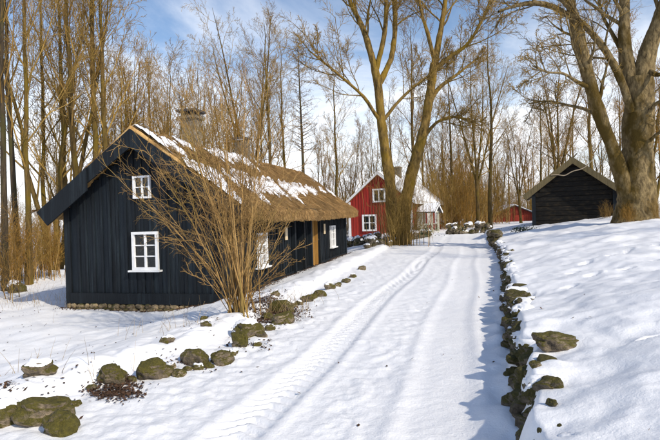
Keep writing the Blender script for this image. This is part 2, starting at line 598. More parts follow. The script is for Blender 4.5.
for key_ in ('wall', 'boulder'):
    CAPS[key_] = {me.name: cap_mesh(me, i * 3.7, (.55 if key_ == 'wall' else .86)) for i, me in enumerate(STONES[key_])}


def add_cap(o, key_):
    return link('snow_cap', CAPS[key_][o.data.name], o)


rs = random.Random(11)


def put_stone(name, key, parent, loc, size, rng, rz=None):
    return link(name, rng.choice(STONES[key]), parent, loc, (rng.uniform(-.25, .25), rng.uniform(-.25, .25), rng.uniform(0, 6.28) if rz is None else rz), size)


# retaining wall on the right of the lane
wall = empty('dry_stone_wall', (XR(3.6), 3.6, 0))
tag(wall, 'long low mossy dry stone wall holding up the snowy bank right of the lane', 'stone wall')
wx, wy = XR(3.6), 3.6
y = 1.6
while y < 22.6:
    near = 1 if y < 9 else 1.15
    for lev, (zc, inset) in enumerate(((.03, -.04), (.14, -.01), (.25, .04))):
        w = rs.uniform(.18, .40) * near
        yy = y + rs.uniform(-.12, .12) + lev * .15
        hx = float(XR(yy)) + inset + rs.uniform(-.05, .06)
        ddx = (float(XR(yy + .5)) - float(XR(yy))) / .5
        if lev == 2 and rs.random() < .25: continue
        st_ = put_stone('stone', 'wall', wall, (hx - wx + .10, yy - wy, zc + rs.uniform(-.03, .05)),
                  (rs.uniform(.22, .36), w * 1.05, rs.uniform(.14, .23)), rs, -math.atan(ddx) + rs.uniform(-.25, .25))
        if rs.random() < (.55 if lev == 2 else .08): add_cap(st_, 'wall')
    y += rs.uniform(.15, .22) if y < 8 else rs.uniform(.2, .3)
y = 2.2
while y < 9:
    yy = y + rs.uniform(-.1, .1)
    st_ = put_stone('stone', 'wall', wall, (float(XR(yy)) + .20 + rs.uniform(-.06, .08) - wx, yy - wy, .27 + rs.uniform(-.04, .04)),
                    (rs.uniform(.26, .40), rs.uniform(.22, .36), rs.uniform(.16, .24)), rs, -.32 + rs.uniform(-.3, .3))
    if rs.random() < .6: add_cap(st_, 'wall')
    y += rs.uniform(.30, .62)
# loose stones showing through the snow behind the wall edge
for (px, py, w, h) in ((549, 385, 30, 16), (553, 405, 14, 7), (520, 300, 12, 9), (517, 318, 12, 8), (536, 372, 14, 7)):
    x_, y_ = px_on(px, py, .40)
    z_ = gz(x_, y_, True)
    put_stone('stone', 'wall', wall, (x_ - wx, y_ - wy, z_ + .01), (w / F * y_ * .9, w / F * y_ * .7, h / F * y_ * 1.1), rs)
b = empty('boulder', (*px_on(555, 347, .42), 0))
x_, y_ = px_on(555, 347, .42)
b.location.z = gz(x_, y_, True)
tag(b, 'long tan mossy boulder lying on the snow atop the right-hand wall', 'boulder', 'boulders')
link('rock', STONES['boulder'][2], b, (0, 0, .05), (.1, .12, .35), (.44, .24, .16))
# the pile where the wall ends
pile = empty('stone_pile', at(496, 249, 22.6))
pile.location.z = gz(pile.location.x, pile.location.y)
tag(pile, 'dark mossy heap of stones where the right-hand wall ends', 'stone pile')
for i in range(16):
    a = rs.uniform(0, 6.28); q = rs.uniform(0, .42); lv = rs.choice((0, 0, 1, 2))
    put_stone('stone', 'wall', pile, (q * math.cos(a) * (1 - lv * .2), q * math.sin(a), .12 + lv * .22), (rs.uniform(.3, .5), rs.uniform(.3, .5), rs.uniform(.22, .32)), rs)


def stone_row(name, label, pts, h, seed, sz=.38, group=None):
    rng = random.Random(seed)
    root = empty(name, (pts[0][0], pts[0][1], gz(pts[0][0], pts[0][1])))
    tag(root, label, 'stone wall', group)
    bx, by, bz = root.location
    for (x0, y0), (x1, y1) in zip(pts[:-1], pts[1:]):
        L = math.hypot(x1 - x0, y1 - y0); n = max(2, int(L / (sz * .8)))
        for i in range(n):
            t = (i + .5) / n
            lv = 0
            while lv * .22 < h:
                xx = x0 + (x1 - x0) * t + rng.uniform(-.14, .14); yy = y0 + (y1 - y0) * t + rng.uniform(-.14, .14)
                if lv == 0 or rng.random() < .85:
                    st_ = put_stone('stone', 'wall', root, (xx - bx, yy - by, gz(xx, yy) - bz + .12 + lv * .24),
                              (rng.uniform(.7, 1.3) * sz, rng.uniform(.7, 1.2) * sz, rng.uniform(.6, .95) * sz), rng)
                    if (lv + 1) * .22 >= h or rng.random() < .3: add_cap(st_, 'wall')
                lv += 1
    return root


xy = lambda px, py, Y: at(px, py, Y)[:2]
stone_row('stone_wall', 'dark low stone wall in front of the red cottage gable', [xy(341, 244, 31), xy(362, 246, 30), xy(382, 248, 28.5)], .42, 3, .42)
stone_row('stone_wall', 'ragged snowy stone wall running to the big twin trunk tree', [xy(368, 257, 24.5), xy(384, 252, 26), xy(396, 250, 27)], .35, 4, .42)
stone_row('stone_wall', 'brown stone wall across the far end of the lane', [xy(447, 236, 36), xy(468, 234, 36), xy(492, 231, 36)], .62, 5, .46)
stone_row('stone_wall', 'short stone wall below the red porch', [xy(411, 243, 31), xy(424, 241, 33), xy(432, 240, 34)], .3, 6, .4)

# boulders along the left edge of the lane: px, py(base), width px, height px, label
BO = [
    (6, 417, 34, 24, 'dark mossy boulder cut by the left edge of the picture'),
    (45, 413, 50, 26, 'largest dark mossy boulder at the lower left'),
    (59, 424, 32, 26, 'grey lichened boulder leaning on the largest mossy boulder at lower left'),
    (40, 384, 32, 15, 'flat mossy boulder half buried in snow behind the largest one'),
    (113, 378, 29, 22, 'square mossy boulder above the patch of dead leaves'),
    (155, 372, 31, 20, 'broad green boulder left of the boulder row by the bush'),
    (167, 347, 14, 9, 'small brown stone behind the boulder row nearer the black cottage'),
    (179, 371, 13, 8, 'small brown stone between two broad green boulders'),
    (196, 358, 27, 18, 'brown and green boulder in the middle of the row before the bush'),
    (198, 364, 11, 6, 'little flat stone under the brown and green boulder'),
    (221, 357, 24, 14, 'low mossy boulder right of the brown and green one'),
    (241, 343, 18, 19, 'upright green boulder just below the bush'),
    (248, 332, 30, 18, 'pale tan boulder at the foot of the bush'),
    (206, 332, 10, 6, 'small green stone left of the bush foot'),
    (204, 324, 7, 5, 'tiny green stone farthest left of the bush foot'),
    (257, 341, 9, 6, 'little stone right of the pale tan boulder'),
    (283, 308, 24, 14, 'mossy boulder right behind the bush'),
    (283, 321, 21, 12, 'grey green boulder at the road edge right of the bush'),
    (291, 304, 11, 8, 'small mossy stone just past the boulder behind the bush'),
    (307, 298, 14, 8, 'first flat mossy stone past the bush along the lane'),
    (320, 293, 13, 8, 'second flat mossy stone past the bush along the lane'),
    (330, 287, 10, 7, 'third small mossy stone past the bush along the lane'),
    (346, 280, 9, 5, 'small mossy stone beside the far corner of the black cottage'),
    (362, 268, 8, 5, 'last small stone between the black cottage and the red cottage'),
    (17, 290, 16, 13, 'brown stump-like boulder in the brush left of the black cottage'),
]
for px, py, w, h in ((132, 377, 10, 6), (143, 372, 9, 5), (172, 364, 10, 6), (187, 366, 9, 5), (209, 361, 9, 6), (233, 351, 10, 7), (229, 358, 8, 4), (262, 333, 11, 7), (270, 326, 11, 7), (268, 315, 12, 8), (276, 300, 9, 6), (299, 301, 8, 5), (313, 296, 8, 5), (338, 284, 8, 5), (353, 275, 7, 4), (92, 384, 10, 6), (75, 398, 11, 7)):
    BO.append((px, py, w, h, 'small mossy stone wedged between the larger boulders along the left verge'))
for i, (px, py, w, h, lab) in enumerate(BO):
    x_, y_ = px_on(px, py, .07 if i != 24 else -.45)
    z_ = gz(x_, y_, True)
    b = empty('boulder', (x_, y_, z_))
    tag(b, lab, 'boulder', 'boulders')
    s = y_ / F
    rk = link('rock', STONES['boulder'][i % 8], b, (0, 0, h * s * .22), (rs.uniform(-.2, .2), rs.uniform(-.2, .2), rs.uniform(-.5, .5)), (w * s * 1.0, w * s * rs.uniform(.65, .9), h * s * 1.15))
    if i % 3 == 0: add_cap(rk, 'boulder')

# ------------------------------------------------------------------ windows
def window(parent, o, U, Nn, w, h, cols, rows, casing=.07, sill=.12, bar=.03, mullion=.05, depth=.05):
    """o = centre on the wall face, U along the wall, Nn outwards (parent-local)"""
    U, Nn, o = Vector(U), Vector(Nn), Vector(o)
    Z = Vector((0, 0, 1))
    Mx = Matrix((( U.x, Nn.x, 0, o.x), (U.y, Nn.y, 0, o.y), (0, 0, 1, o.z), (0, 0, 0, 1)))
    fr = MB()
    fr.box((0, .03, h / 2 + casing / 2), (w + 2 * casing, .07, casing), Mx)
    fr.box((0, .03, -h / 2 - casing / 2), (w + 2 * casing, .07, casing), Mx)
    for s in (-1, 1): fr.box((s * (w / 2 + casing / 2), .029, 0), (casing, .066, h - .002), Mx)
    wo = fr.build('window', M['white'], parent)
    bm_ = MB()
    if mullion: bm_.box((0, .012, 0), (mullion, .05, h - .002), Mx)
    for r_ in range(1, rows):
        bm_.box((0, .008, -h / 2 + h * r_ / rows), (w - .002, .03, bar), Mx)
    for c_ in range(1, cols):
        if mullion and c_ * 2 == cols: continue
        bm_.box((-w / 2 + w * c_ / cols, .009, 0), (bar, .032, h - .004), Mx)
    bm_.build('glazing_bar', M['white'], wo)
    if sill:
        MB().box((0, .06, -h / 2 - casing - .02), (w + 2 * casing + .14, .16, .04), Mx).build('sill', M['white'], wo)
    for r_ in range(rows):
        for c_ in range(cols):
            MB().box((-w / 2 + w * (c_ + .5) / cols, -.006, -h / 2 + h * (r_ + .5) / rows), (w / cols - .004, .006, h / rows - .004), Mx).build('pane', M['glass'], wo)
    return wo


# ------------------------------------------------------------------ the black cottage
YAW = R(14)
W_, L_ = 4.42, 12.8
BASE = -.35
RIDGE, SLP, OVH, OVL = 3.93, .70, .62, .42
house = empty('black_cottage', (-2.43, 11.7, 0), -YAW)
tag(house, 'black tarred board cottage with patchily snowed thatched roof and white windows', 'cottage')
cx = -W_ / 2


def roof_z(x, y):
    s = np.abs(np.asarray(x) - cx)
    z = RIDGE - SLP * s
    step = .09 * (1 - sstep(1.30, 1.42, s + .05 * np.sin(np.asarray(y) * 2.1)))        # the thicker ridge thatch ends in a step
    return z + step - .06 + .05 * np.exp(-(s / .12) ** 2) * 0


y0r, y1r = -.38, L_ + .4
gx = np.linspace(-W_ - OVL, OVH, 150); gy = np.linspace(y0r, y1r, 300)
RX, RY = np.meshgrid(gx, gy)
sag = -.05 * np.sin((RY - y0r) / (y1r - y0r) * np.pi) + .035 * fbm(RX * .7, RY * .7, 3, 61) + .045 * fbm(RX * 2, RY * 8, 3, 62)
eave_drop = -.05 * (np.clip(RX - cx - (W_ / 2 + OVH - .12), 0, 1) / .12) ** 2
RZ = roof_z(RX, RY) + sag + eave_drop
nx, ny = len(gx), len(gy)
top = np.stack([RX.ravel(), RY.ravel(), RZ.ravel()], 1)
thick = .25 + .03 * fbm(RX * 5, RY * 5, 2, 63)
bot = np.stack([RX.ravel() * 1.0, RY.ravel(), (RZ - thick).ravel()], 1)
ii, jj = np.meshgrid(np.arange(ny - 1), np.arange(nx - 1), indexing='ij')
qt = np.stack([ii * nx + jj, ii * nx + jj + 1, (ii + 1) * nx + jj + 1, (ii + 1) * nx + jj], -1).reshape(-1, 4)
nv = nx * ny
qb = qt[:, ::-1] + nv
e = []
for j in range(nx - 1):
    e.append((j + 1, j, j + nv, j + 1 + nv)); a_ = (ny - 1) * nx + j; e.append((a_, a_ + 1, a_ + 1 + nv, a_ + nv))
for i in range(ny - 1):
    a_ = i * nx; e.append((a_, a_ + nx, a_ + nx + nv, a_ + nv)); a_ = i * nx + nx - 1; e.append((a_ + nx, a_, a_ + nv, a_ + nx + nv))
roof = link('thatched_roof', make_mesh('thatched_roof', np.concatenate([top, bot]), np.concatenate([qt, qb, np.array(e)]), M['thatch']), house)

# straw laid down the slope
rng = np.random.default_rng(7)


def straw(n, xr_, zfun, lo, hi, name, parent, y0, y1, cxx, slp, mat, eave_x=None):
    x = rng.uniform(xr_[0], xr_[1], n); y = rng.uniform(y0, y1, n)
    sg = np.sign(x - cxx)
    L = rng.uniform(lo, hi, n); w = rng.uniform(.005, .016, n)
    z = zfun(x, y)
    dirx = sg / math.hypot(1, slp); dirz = -slp / math.hypot(1, slp) + rng.normal(0, .05, n) + .06
    dy = rng.normal(0, .12, n)
    a = np.stack([x, y - w, z], 1); b_ = np.stack([x, y + w, z], 1)
    tip = np.stack([x + dirx * L, y + dy * L, z + dirz * L], 1)
    t2 = tip.copy(); t2[:, 1] += w * .5
    lift = rng.uniform(.0, .05, n); tip[:, 2] += lift; t2[:, 2] += lift
    VV = np.concatenate([a, b_, t2, tip]); k = np.arange(n)
    return link(name, make_mesh(name, VV, np.stack([k, k + n, k + 2 * n, k + 3 * n], 1), mat, False), parent)


from math import floor


def roof_h(x, y):
    fx = np.clip((x - gx[0]) / (gx[1] - gx[0]), 0, nx - 1.001); fy = np.clip((y - gy[0]) / (gy[1] - gy[0]), 0, ny - 1.001)
    return RZ[fy.astype(int), fx.astype(int)]


tag(straw(52000, (cx - 3.0, OVH - .05), lambda x, y: roof_h(x, y) + .003, .10, .30, 'loose_straw', roof, y0r, y1r, cx, SLP, M['straw']), kind='stuff')
# ragged straw ends hanging along the road-side eave
n = 9000
ey = rng.uniform(y0r, y1r, n); ex = OVH + rng.uniform(-.03, .012, n)
ez = roof_h(np.full(n, OVH - .01), ey) - rng.uniform(.0, .25, n)
L = rng.uniform(.03, .10, n); w = rng.uniform(.004, .012, n); dy = rng.normal(0, .2, n)
VV = np.concatenate([np.stack([ex, ey - w, ez], 1), np.stack([ex, ey + w, ez], 1), np.stack([ex + L * .45, ey + w * .4 + dy * L, ez - L * .8], 1), np.stack([ex + L * .45, ey - w * .4 + dy * L, ez - L * .8], 1)])
k = np.arange(n)
tag(link('eave_straw', make_mesh('eave_straw', VV, np.stack([k, k + n, k + 2 * n, k + 3 * n], 1), M['straw'], False), roof), kind='stuff')

# snow lying on the thatch: a band below the step, patches near the ridge and verge
gx2 = np.linspace(cx - W_ / 2 - OVL + .02, OVH - .04, 170); gy2 = np.linspace(y0r + .01, y1r - .01, 420)
SX, SY = np.meshgrid(gx2, gy2)
s_ = (SX - cx)
down = np.clip((s_ - 1.36), -5, 5)
f1 = fbm(SX * 1.1 + SY * .9, SY * 1.6 - SX * .2, 4, 71); f2 = fbm((SY + SX * .55) * 3.2, SX * .55, 4, 72)
nearg = 1 - sstep(2.0, 11.5, SY)
band = np.exp(-(np.clip(down - .16 - .25 * nearg, 0, 9) / (.26 + .42 * nearg)) ** 2) * sstep(-.12, .03, down)
band = band * (.62 + .28 * (1 - sstep(8.5, 12.5, SY)))
upper = np.where(s_ > -.2, 1, 0) * (.60 * np.exp(-((s_ - .55) / .50) ** 2)) * (1 - sstep(4.5, 7.5, SY)) + .42 * np.exp(-((s_ - .25) / .35) ** 2) * (1 - sstep(6, 9, SY))
verge_s = .5 * np.exp(-((SY - y0r) / .45) ** 2) * sstep(-.2, .2, s_)
leftside = np.where(s_ < -.1, .62, 0)
f3 = fbm((SY + SX * .4) * 7, SX * 1.4, 3, 73)
mask = band * .95 + upper * .9 + verge_s + leftside + .66 * f1 + .62 * f2 + .30 * f3 - .60
hs = np.clip(mask, 0, .35) * .16
SZ = roof_h(SX, SY) + np.where(mask > 0, .012 + hs, -.03)
keep = (mask > -.05)
nx2, ny2 = len(gx2), len(gy2)
ii, jj = np.meshgrid(np.arange(ny2 - 1), np.arange(nx2 - 1), indexing='ij')
kq = keep[:-1, :-1] & keep[1:, :-1] & keep[:-1, 1:] & keep[1:, 1:]
q = np.stack([ii * nx2 + jj, ii * nx2 + jj + 1, (ii + 1) * nx2 + jj + 1, (ii + 1) * nx2 + jj], -1)[kq]
sv = np.stack([SX.ravel(), SY.ravel(), SZ.ravel()], 1)
us = np.unique(q); mp = np.full(len(sv), -1); mp[us] = np.arange(len(us))
tag(link('roof_snow', make_mesh('roof_snow', sv[us], mp[q], M['roof_snow']), roof), 'patches of melting snow on the thatch')

# inner dark shell so that openings are deep
zin = lambda x: RIDGE - SLP * abs(x - cx) - .34
ins = .62
sh = MB()
prof = [(-W_ + .06, BASE), (-.06 - 0, BASE), (-.06, zin(-.06)), (cx, zin(cx)), (-W_ + .06, zin(-W_ + .06))]
# walls of the shell are one loft: front face at y=.06 has no face in front of the windows (room is open behind them)
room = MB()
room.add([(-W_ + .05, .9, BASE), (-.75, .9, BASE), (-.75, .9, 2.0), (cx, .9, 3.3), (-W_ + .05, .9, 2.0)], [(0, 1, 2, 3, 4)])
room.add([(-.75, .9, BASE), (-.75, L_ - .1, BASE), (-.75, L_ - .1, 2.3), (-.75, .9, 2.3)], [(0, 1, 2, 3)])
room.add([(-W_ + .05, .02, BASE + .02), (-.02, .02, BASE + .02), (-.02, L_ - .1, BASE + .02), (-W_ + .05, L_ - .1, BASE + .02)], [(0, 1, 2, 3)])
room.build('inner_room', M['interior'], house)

# gable boards: wide board + batten, windows are real openings
GWIN = (-2.12, .95, .58, .80)      # x centre, z centre, w, h (lower window)
UWIN = (-2.16, 2.50, .38, .46)
rb = random.Random(21)


def vboards(x0, x1, step, ztop, place, openings, bw):
    """place(u, z0, z1, width, proud) makes one board"""
    n = round((x1 - x0) / step); st = (x1 - x0) / n
    for i in range(n):
        for kind in (0, 1):
            u = x0 + st * (i + .5) if kind == 0 else x0 + st * (i + 1)
            if kind == 1 and i == n - 1: continue
            w = st - .004 if kind == 0 else bw
            zt = ztop(u)
            spans = [(BASE + .26, zt)]
            for (ou, oz, ow, oh) in openings:
                if abs(u - ou) < ow / 2 + w / 2 - .004:
                    new = []
                    lo, hi = oz - oh / 2, oz + oh / 2
                    for e0, e1 in ((u - w / 2, min(u + w / 2, ou - ow / 2)), (max(u - w / 2, ou + ow / 2), u + w / 2)):
                        if e1 - e0 > .02 and oh < 1.5: place((e0 + e1) / 2, lo, hi, e1 - e0, kind)     # narrow strip beside the opening
                    for a, b_ in spans:
                        if hi <= a or lo >= b_: new.append((a, b_)); continue
                        if lo > a + .02: new.append((a, lo))
                        if hi < b_ - .02: new.append((hi, b_))
                    spans = new
            for a, b_ in spans:
                place(u, a, b_, w, kind)


def gable_place(u, a, b_, w, kind):
    th_ = .028 if kind == 0 else .026
    yc = -th_ / 2 if kind == 0 else -.028 - th_ / 2 + rb.uniform(-.003, .003)
    box('board' if kind == 0 else 'batten', M['black'], house, (u, yc + rb.uniform(-.004, .004), (a + b_) / 2), (w, th_, b_ - a), (0, rb.uniform(-.004, .004), 0))


vboards(-W_ + .14, -.14, .235, lambda u: RIDGE - SLP * abs(u - cx) - .30, gable_place,
        [(GWIN[0], GWIN[1], GWIN[2] + .10, GWIN[3] + .10), (UWIN[0], UWIN[1], UWIN[2] + .08, UWIN[3] + .08)], .065)
WALLTOP = lambda: RIDGE - SLP * (W_ / 2) - .34
# corner posts and skirts
for xx in (-W_ + .06, -.06):
    box('corner_board', M['black'], house, (xx, -.035, (BASE + WALLTOP()) / 2 - .02), (.17, .09, WALLTOP() - BASE + .1))
box('skirt_board', M['black'], house, (cx, -.045, BASE + .13), (W_ - .22, .10, .262))
wo = window(house, (GWIN[0], -.05, GWIN[1]), (1, 0, 0), (0, -1, 0), GWIN[2], GWIN[3], 2, 3, .065)
wo = window(house, (UWIN[0], -.05, UWIN[1]), (1, 0, 0), (0, -1, 0), UWIN[2], UWIN[3], 2, 2, .045, 0, .028, .034)
# pale curtain edge inside, cup on the sill
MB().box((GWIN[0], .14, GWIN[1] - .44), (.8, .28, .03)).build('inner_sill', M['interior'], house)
Hm = Matrix.Translation((-2.43, 11.7, 0)) @ Matrix.Rotation(-YAW, 4, 'Z')


def lathe(name, prof, mat, n=14, parent=None):
    V_, F_ = [], []
    for r_, z_ in prof:
        for k in range(n): V_.append((r_ * math.cos(2 * math.pi * k / n), r_ * math.sin(2 * math.pi * k / n), z_))
    for i in range(len(prof) - 1):
        for k in range(n): F_.append((i * n + k, i * n + (k + 1) % n, (i + 1) * n + (k + 1) % n, (i + 1) * n + k))
    return link(name, make_mesh(name, V_, F_, mat, True), parent)


cup = lathe('candle_pot', [(.0, 0), (.045, 0), (.05, .10), (.045, .13), (.03, .15), (.025, .15), (.02, .12), (0, .12)], M['cup'])
cup.location = Hm @ Vector((GWIN[0] - .1, .10, GWIN[1] - .425))
tag(cup, 'small white pot standing behind the lower gable window pane', 'pot')

# road-side wall (x = 0, outward +x), openings: windows and two doorways
SW1 = (2.02, .80, .56, .80); SW2 = (10.15, .80, .70, .80)
DA = (5.25, .60, .86, 1.80); DB = (7.25, .60, 1.02, 1.86)


def side_place(u, a, b_, w, kind):
    th_ = .028 if kind == 0 else .026
    xc = th_ / 2 if kind == 0 else .028 + th_ / 2
    box('board' if kind == 0 else 'batten', M['black'], house, (xc + rb.uniform(-.004, .004), u, (a + b_) / 2), (th_, w, b_ - a), (rb.uniform(-.004, .004), 0, 0))


ops = [(SW1[0], SW1[1], SW1[2] + .1, SW1[3] + .1), (SW2[0], SW2[1], SW2[2] + .1, SW2[3] + .1),
       (DA[0], .5, DA[2], 2.2), (DB[0], .5, DB[2], 2.2)]
vboards(.02, L_ - .1, .235, lambda u: WALLTOP() + .1, side_place, ops, .06)
for a, b_ in ((.02, DA[0] - DA[2] / 2), (DA[0] + DA[2] / 2, DB[0] - DB[2] / 2), (DB[0] + DB[2] / 2, L_ - .12)):
    box('skirt_board', M['black'], house, (.045, (a + b_) / 2, BASE + .13), (.10, b_ - a - .01, .262))
box('corner_board', M['black'], house, (.045, L_ - .02, (BASE + WALLTOP()) / 2), (.12, .18, WALLTOP() - BASE + .1))
window(house, (.05, SW1[0], SW1[1]), (0, 1, 0), (1, 0, 0), SW1[2], SW1[3], 2, 3, .06)
window(house, (.05, SW2[0], SW2[1]), (0, 1, 0), (1, 0, 0), SW2[2], SW2[3], 2, 3, .06)
# doorways: jambs, lintels, doors, posts standing out from the wall
for d in (DA, DB):
    for s in (-1, 1):
        box('door_jamb', M['yellow' if d is DB and s > 0 else 'black'], house, (-.19, d[0] + s * (d[2] / 2 + .025), .6), (.50, .05, 1.94))
        box('door_post', M['black'], house, (.10, d[0] + s * (d[2] / 2 + .09), .60), (.12, .13, 1.93))
    box('lintel', M['black'], house, (-.06, d[0], 1.60), (.34, d[2] + .10, .12))
    box('threshold', M['found'], house, (.08, d[0], BASE + .04), (.50, d[2] + .3, .14))
    # panel above the door up to the eave
    box('over_door_board', M['black'], house, (.02, d[0], 1.88), (.03, d[2] + .1, .46))
door = empty('door', (0, 0, 0)); door.parent = house; door.location = (-.36, DA[0], BASE + .1)
for i in range(4):
    box('plank', M['black'], door, (0, -.32 + .213 * i, .90), (.04, .208, 1.80))
box('handle', M['iron'], door, (.04, .30, .92), (.04, .03, .14))
door = empty('door', (0, 0, 0)); door.parent = house; door.location = (-.06, DB[0] + DB[2] / 2 - .02, BASE + .12); door.rotation_euler = (0, 0, R(-26))
tag(door, 'yellow varnished plank door standing open')
for i in range(5):
    box('plank', M['yellow'], door, (-.02, -.10 - .18 * i, .92), (.035, .177, 1.84))
box('handle', M['iron'], door, (.03, -.82, .95), (.04, .03, .14))
for yy, zz_, w_, h_ in ((4.02, 1.16, .20, .40), (8.75, 1.16, .20, .40)):
    bd = box('notice_board', M['paper'], house, (.085, yy, zz_), (.03, w_, h_))
# soffit fascia under the eave
box('eave_plank', M['black'], house, (.48, L_ / 2, WALLTOP() - .06 - .12), (.04, L_ + .3, .16))
for i in range(14):
    yy = .2 + i * (L_ - .4) / 13
    box('rafter_end', M['black'], house, (.26, yy, WALLTOP() - .11), (.62, .10, .12), (0, math.atan(SLP), 0))
# barge boards of both gables
for yy, sgn in ((y0r - .02, -1), (y1r + .02, 1)):
    for s in (-1, 1):
        ov_ = OVH if s > 0 else OVL
        for (a, b_, w_, oo, nm) in ((0.0, W_ / 2 + ov_ + .03, .36, 0, 'barge_board'), (1.20, W_ / 2 + ov_ + .05, .46, .045, 'barge_board_foot')):
            zt = lambda q_: RIDGE - SLP * q_ - .06
            if nm == 'barge_board_foot' and s == 1: continue
            m_ = MB()
            pts = [(a, zt(a)), (b_, zt(b_)), (b_ - w_ * .45, zt(b_) - w_ * .55), (max(a, 0), zt(a) - w_ * 1.22)]
            if nm == 'barge_board_foot': pts = [(a, zt(a) - .02), (b_, zt(b_) - .02), (b_ - .30, zt(b_) - .36), (a, zt(a) - .58)]
            if s < 0: pts = pts[::-1]
            y_in, y_out = yy - .02 + sgn * oo, yy + .02 + sgn * oo
            m_.prism([(cx + s * p[0], y_in, p[1]) for p in pts], [(cx + s * p[0], y_out, p[1]) for p in pts])
            m_.build(nm, M['black'], house)
# far gable wall
MB().prism([(-W_, L_ - .04, BASE), (0, L_ - .04, BASE), (0, L_ - .04, WALLTOP()), (cx, L_ - .04, 3.6), (-W_, L_ - .04, WALLTOP())],
           [(-W_, L_, BASE), (0, L_, BASE), (0, L_, WALLTOP()), (cx, L_, 3.6), (-W_, L_, WALLTOP())]).build('far_gable_wall', M['black'], house)
box('rear_wall', M['black'], house, (-W_ + .02, L_ / 2, (BASE + WALLTOP()) / 2), (.05, L_ - .2, WALLTOP() - BASE))
# foundation
fnd = MB().box((cx, L_ / 2 + .03, BASE - .25), (W_ - .12, L_ - .1, .5)).build('foundation', M['slate'], house)
x = -W_ - .02
while x < .05:
    w_ = rs.uniform(.13, .27)
    put_stone('stone', 'found', fnd, (x + w_ / 2, -.02 + rs.uniform(-.03, .02), BASE - .06 + rs.uniform(-.015, .015)), (w_ * 1.08, .2, rs.uniform(.13, .17)), rs, rs.choice((0, 3.14)))
    put_stone('stone', 'found', fnd, (x + w_ / 2 + .1, -.05 + rs.uniform(-.03, .03), BASE - .17), (rs.uniform(.16, .3), .24, .16), rs, rs.choice((0, 3.14)))
    x += w_
y = .1
while y < L_:
    w_ = rs.uniform(.16, .34)
    put_stone('stone', 'found', fnd, (.02 + rs.uniform(-.02, .03), y + w_ / 2, BASE - .07 + rs.uniform(-.02, .02)), (.2, w_ * 1.08, rs.uniform(.14, .2)), rs, rs.choice((0, 3.14)))
    y += w_
# chimneys on the ridge
ch = MB(); ch.box((cx, 2.5, RIDGE + .20), (.41, .41, 1.0)); c1 = ch.build('chimney', M['brick'], house)
MB().box((cx, 2.5, RIDGE + .72), (.53, .53, .07)).build('cornice', M['brick'], c1)
for sx in (-1, 1):
    for sy in (-1, 1): MB().box((cx + sx * .15, 2.5 + sy * .15, RIDGE + .815), (.08, .08, .12)).build('cap_leg', M['brick'], c1)
MB().box((cx, 2.5, RIDGE + .905), (.64, .64, .06)).build('cap_slab', M['slate'], c1)
MB().box((cx, 2.5, RIDGE + .96), (.10, .10, .05)).build('cap_stone', M['slate'], c1)
ch = MB(); ch.box((cx, 6.1, RIDGE + .12), (.42, .42, .72)); c2 = ch.build('chimney', M['brick'], house)
MB().box((cx, 6.1, RIDGE + .585), (.36, .36, .03)).build('snow_cap', M['roof_snow'], c2)
for sx in (-1, 1): MB().box((cx + sx * .16, 6.1, RIDGE + .54), (.06, .36, .12)).build('cap_leg', M['brick'], c2)
MB().box((cx, 6.1, RIDGE + .63), (.54, .54, .05)).build('cap_slab', M['slate'], c2)

# ------------------------------------------------------------------ the red cottage
RY_ = R(24)
RW, RL = 5.0, 10.6
rbz = -.20
red = empty('red_cottage', (*at(412, 238, 38)[:2], 0), -RY_)
tag(red, 'red painted wooden cottage with white trim and snowy roof behind the twin trunk tree', 'cottage')
RE, RA = EYE + .95, EYE + 3.35            # eave and ridge levels
rc = -RW / 2
rsl = (RA - RE) / (RW / 2 + .35)
rz_ = lambda x_: RA - rsl * abs(x_ - rc)
for (pts, nm) in (([(-RW, 0), (0, 0)], 'gable_wall'), ([(-RW, RL), (0, RL)], 'gable_wall')):
    yy = pts[0][1]
    t0 = -.02 if yy == 0 else .02
    P_ = [(-RW, rbz + .2), (0, rbz + .2), (0, rz_(0) - .12), (rc, rz_(rc) - .12), (-RW, rz_(-RW) - .12)]
    gw = MB().prism([(p[0], yy - .03, p[1]) for p in P_], [(p[0], yy + .03, p[1]) for p in P_]).build(nm, M['red'], red)
box('side_wall', M['red'], red, (0, RL / 2, (rbz + .2 + rz_(0) - .12) / 2), (.06, RL - .07, rz_(0) - .12 - rbz - .2))
box('side_wall', M['red'], red, (-RW, RL / 2, (rbz + .2 + rz_(0) - .12) / 2), (.06, RL - .07, rz_(0) - .12 - rbz - .2))
# cover battens on the walls
for i in range(22):
    xx = -RW + .12 + i * (RW - .24) / 21
    box('batten', M['red'], red, (xx, -.042, (rbz + .2 + rz_(xx) - .14) / 2), (.05, .024, rz_(xx) - .34 - rbz))
for i in range(44):
    yy = .12 + i * (RL - .24) / 43
    box('batten', M['red'], red, (.042, yy, (rbz + .2 + rz_(0) - .14) / 2), (.024, .05, rz_(0) - .34 - rbz))
box('foundation', M['slate'], red, (rc, RL / 2, rbz), (RW - .1, RL - .1, .44))
for xx, yy in ((-RW - .005, -.005), (.005, -.005), (.005, RL + .005)):
    box('corner_board', M['white'], red, (xx, yy, (rbz + rz_(0)) / 2), (.19, .19, rz_(0) - rbz - .30))
# windows: gable lower, gable upper, side
lw = at(370, 222.5, 39.2)
HmR = Matrix.Translation(red.location) @ Matrix.Rotation(-RY_, 4, 'Z')


def gable_hit(px, py):
    d = Vector(at(px, py, 1)) - Vector((0, 0, EYE)); inv = HmR.inverted()
    o_ = inv @ Vector((0, 0, EYE)); dd = inv.to_3x3() @ d
    t_ = -o_.y / dd.y
    return o_ + dd * t_


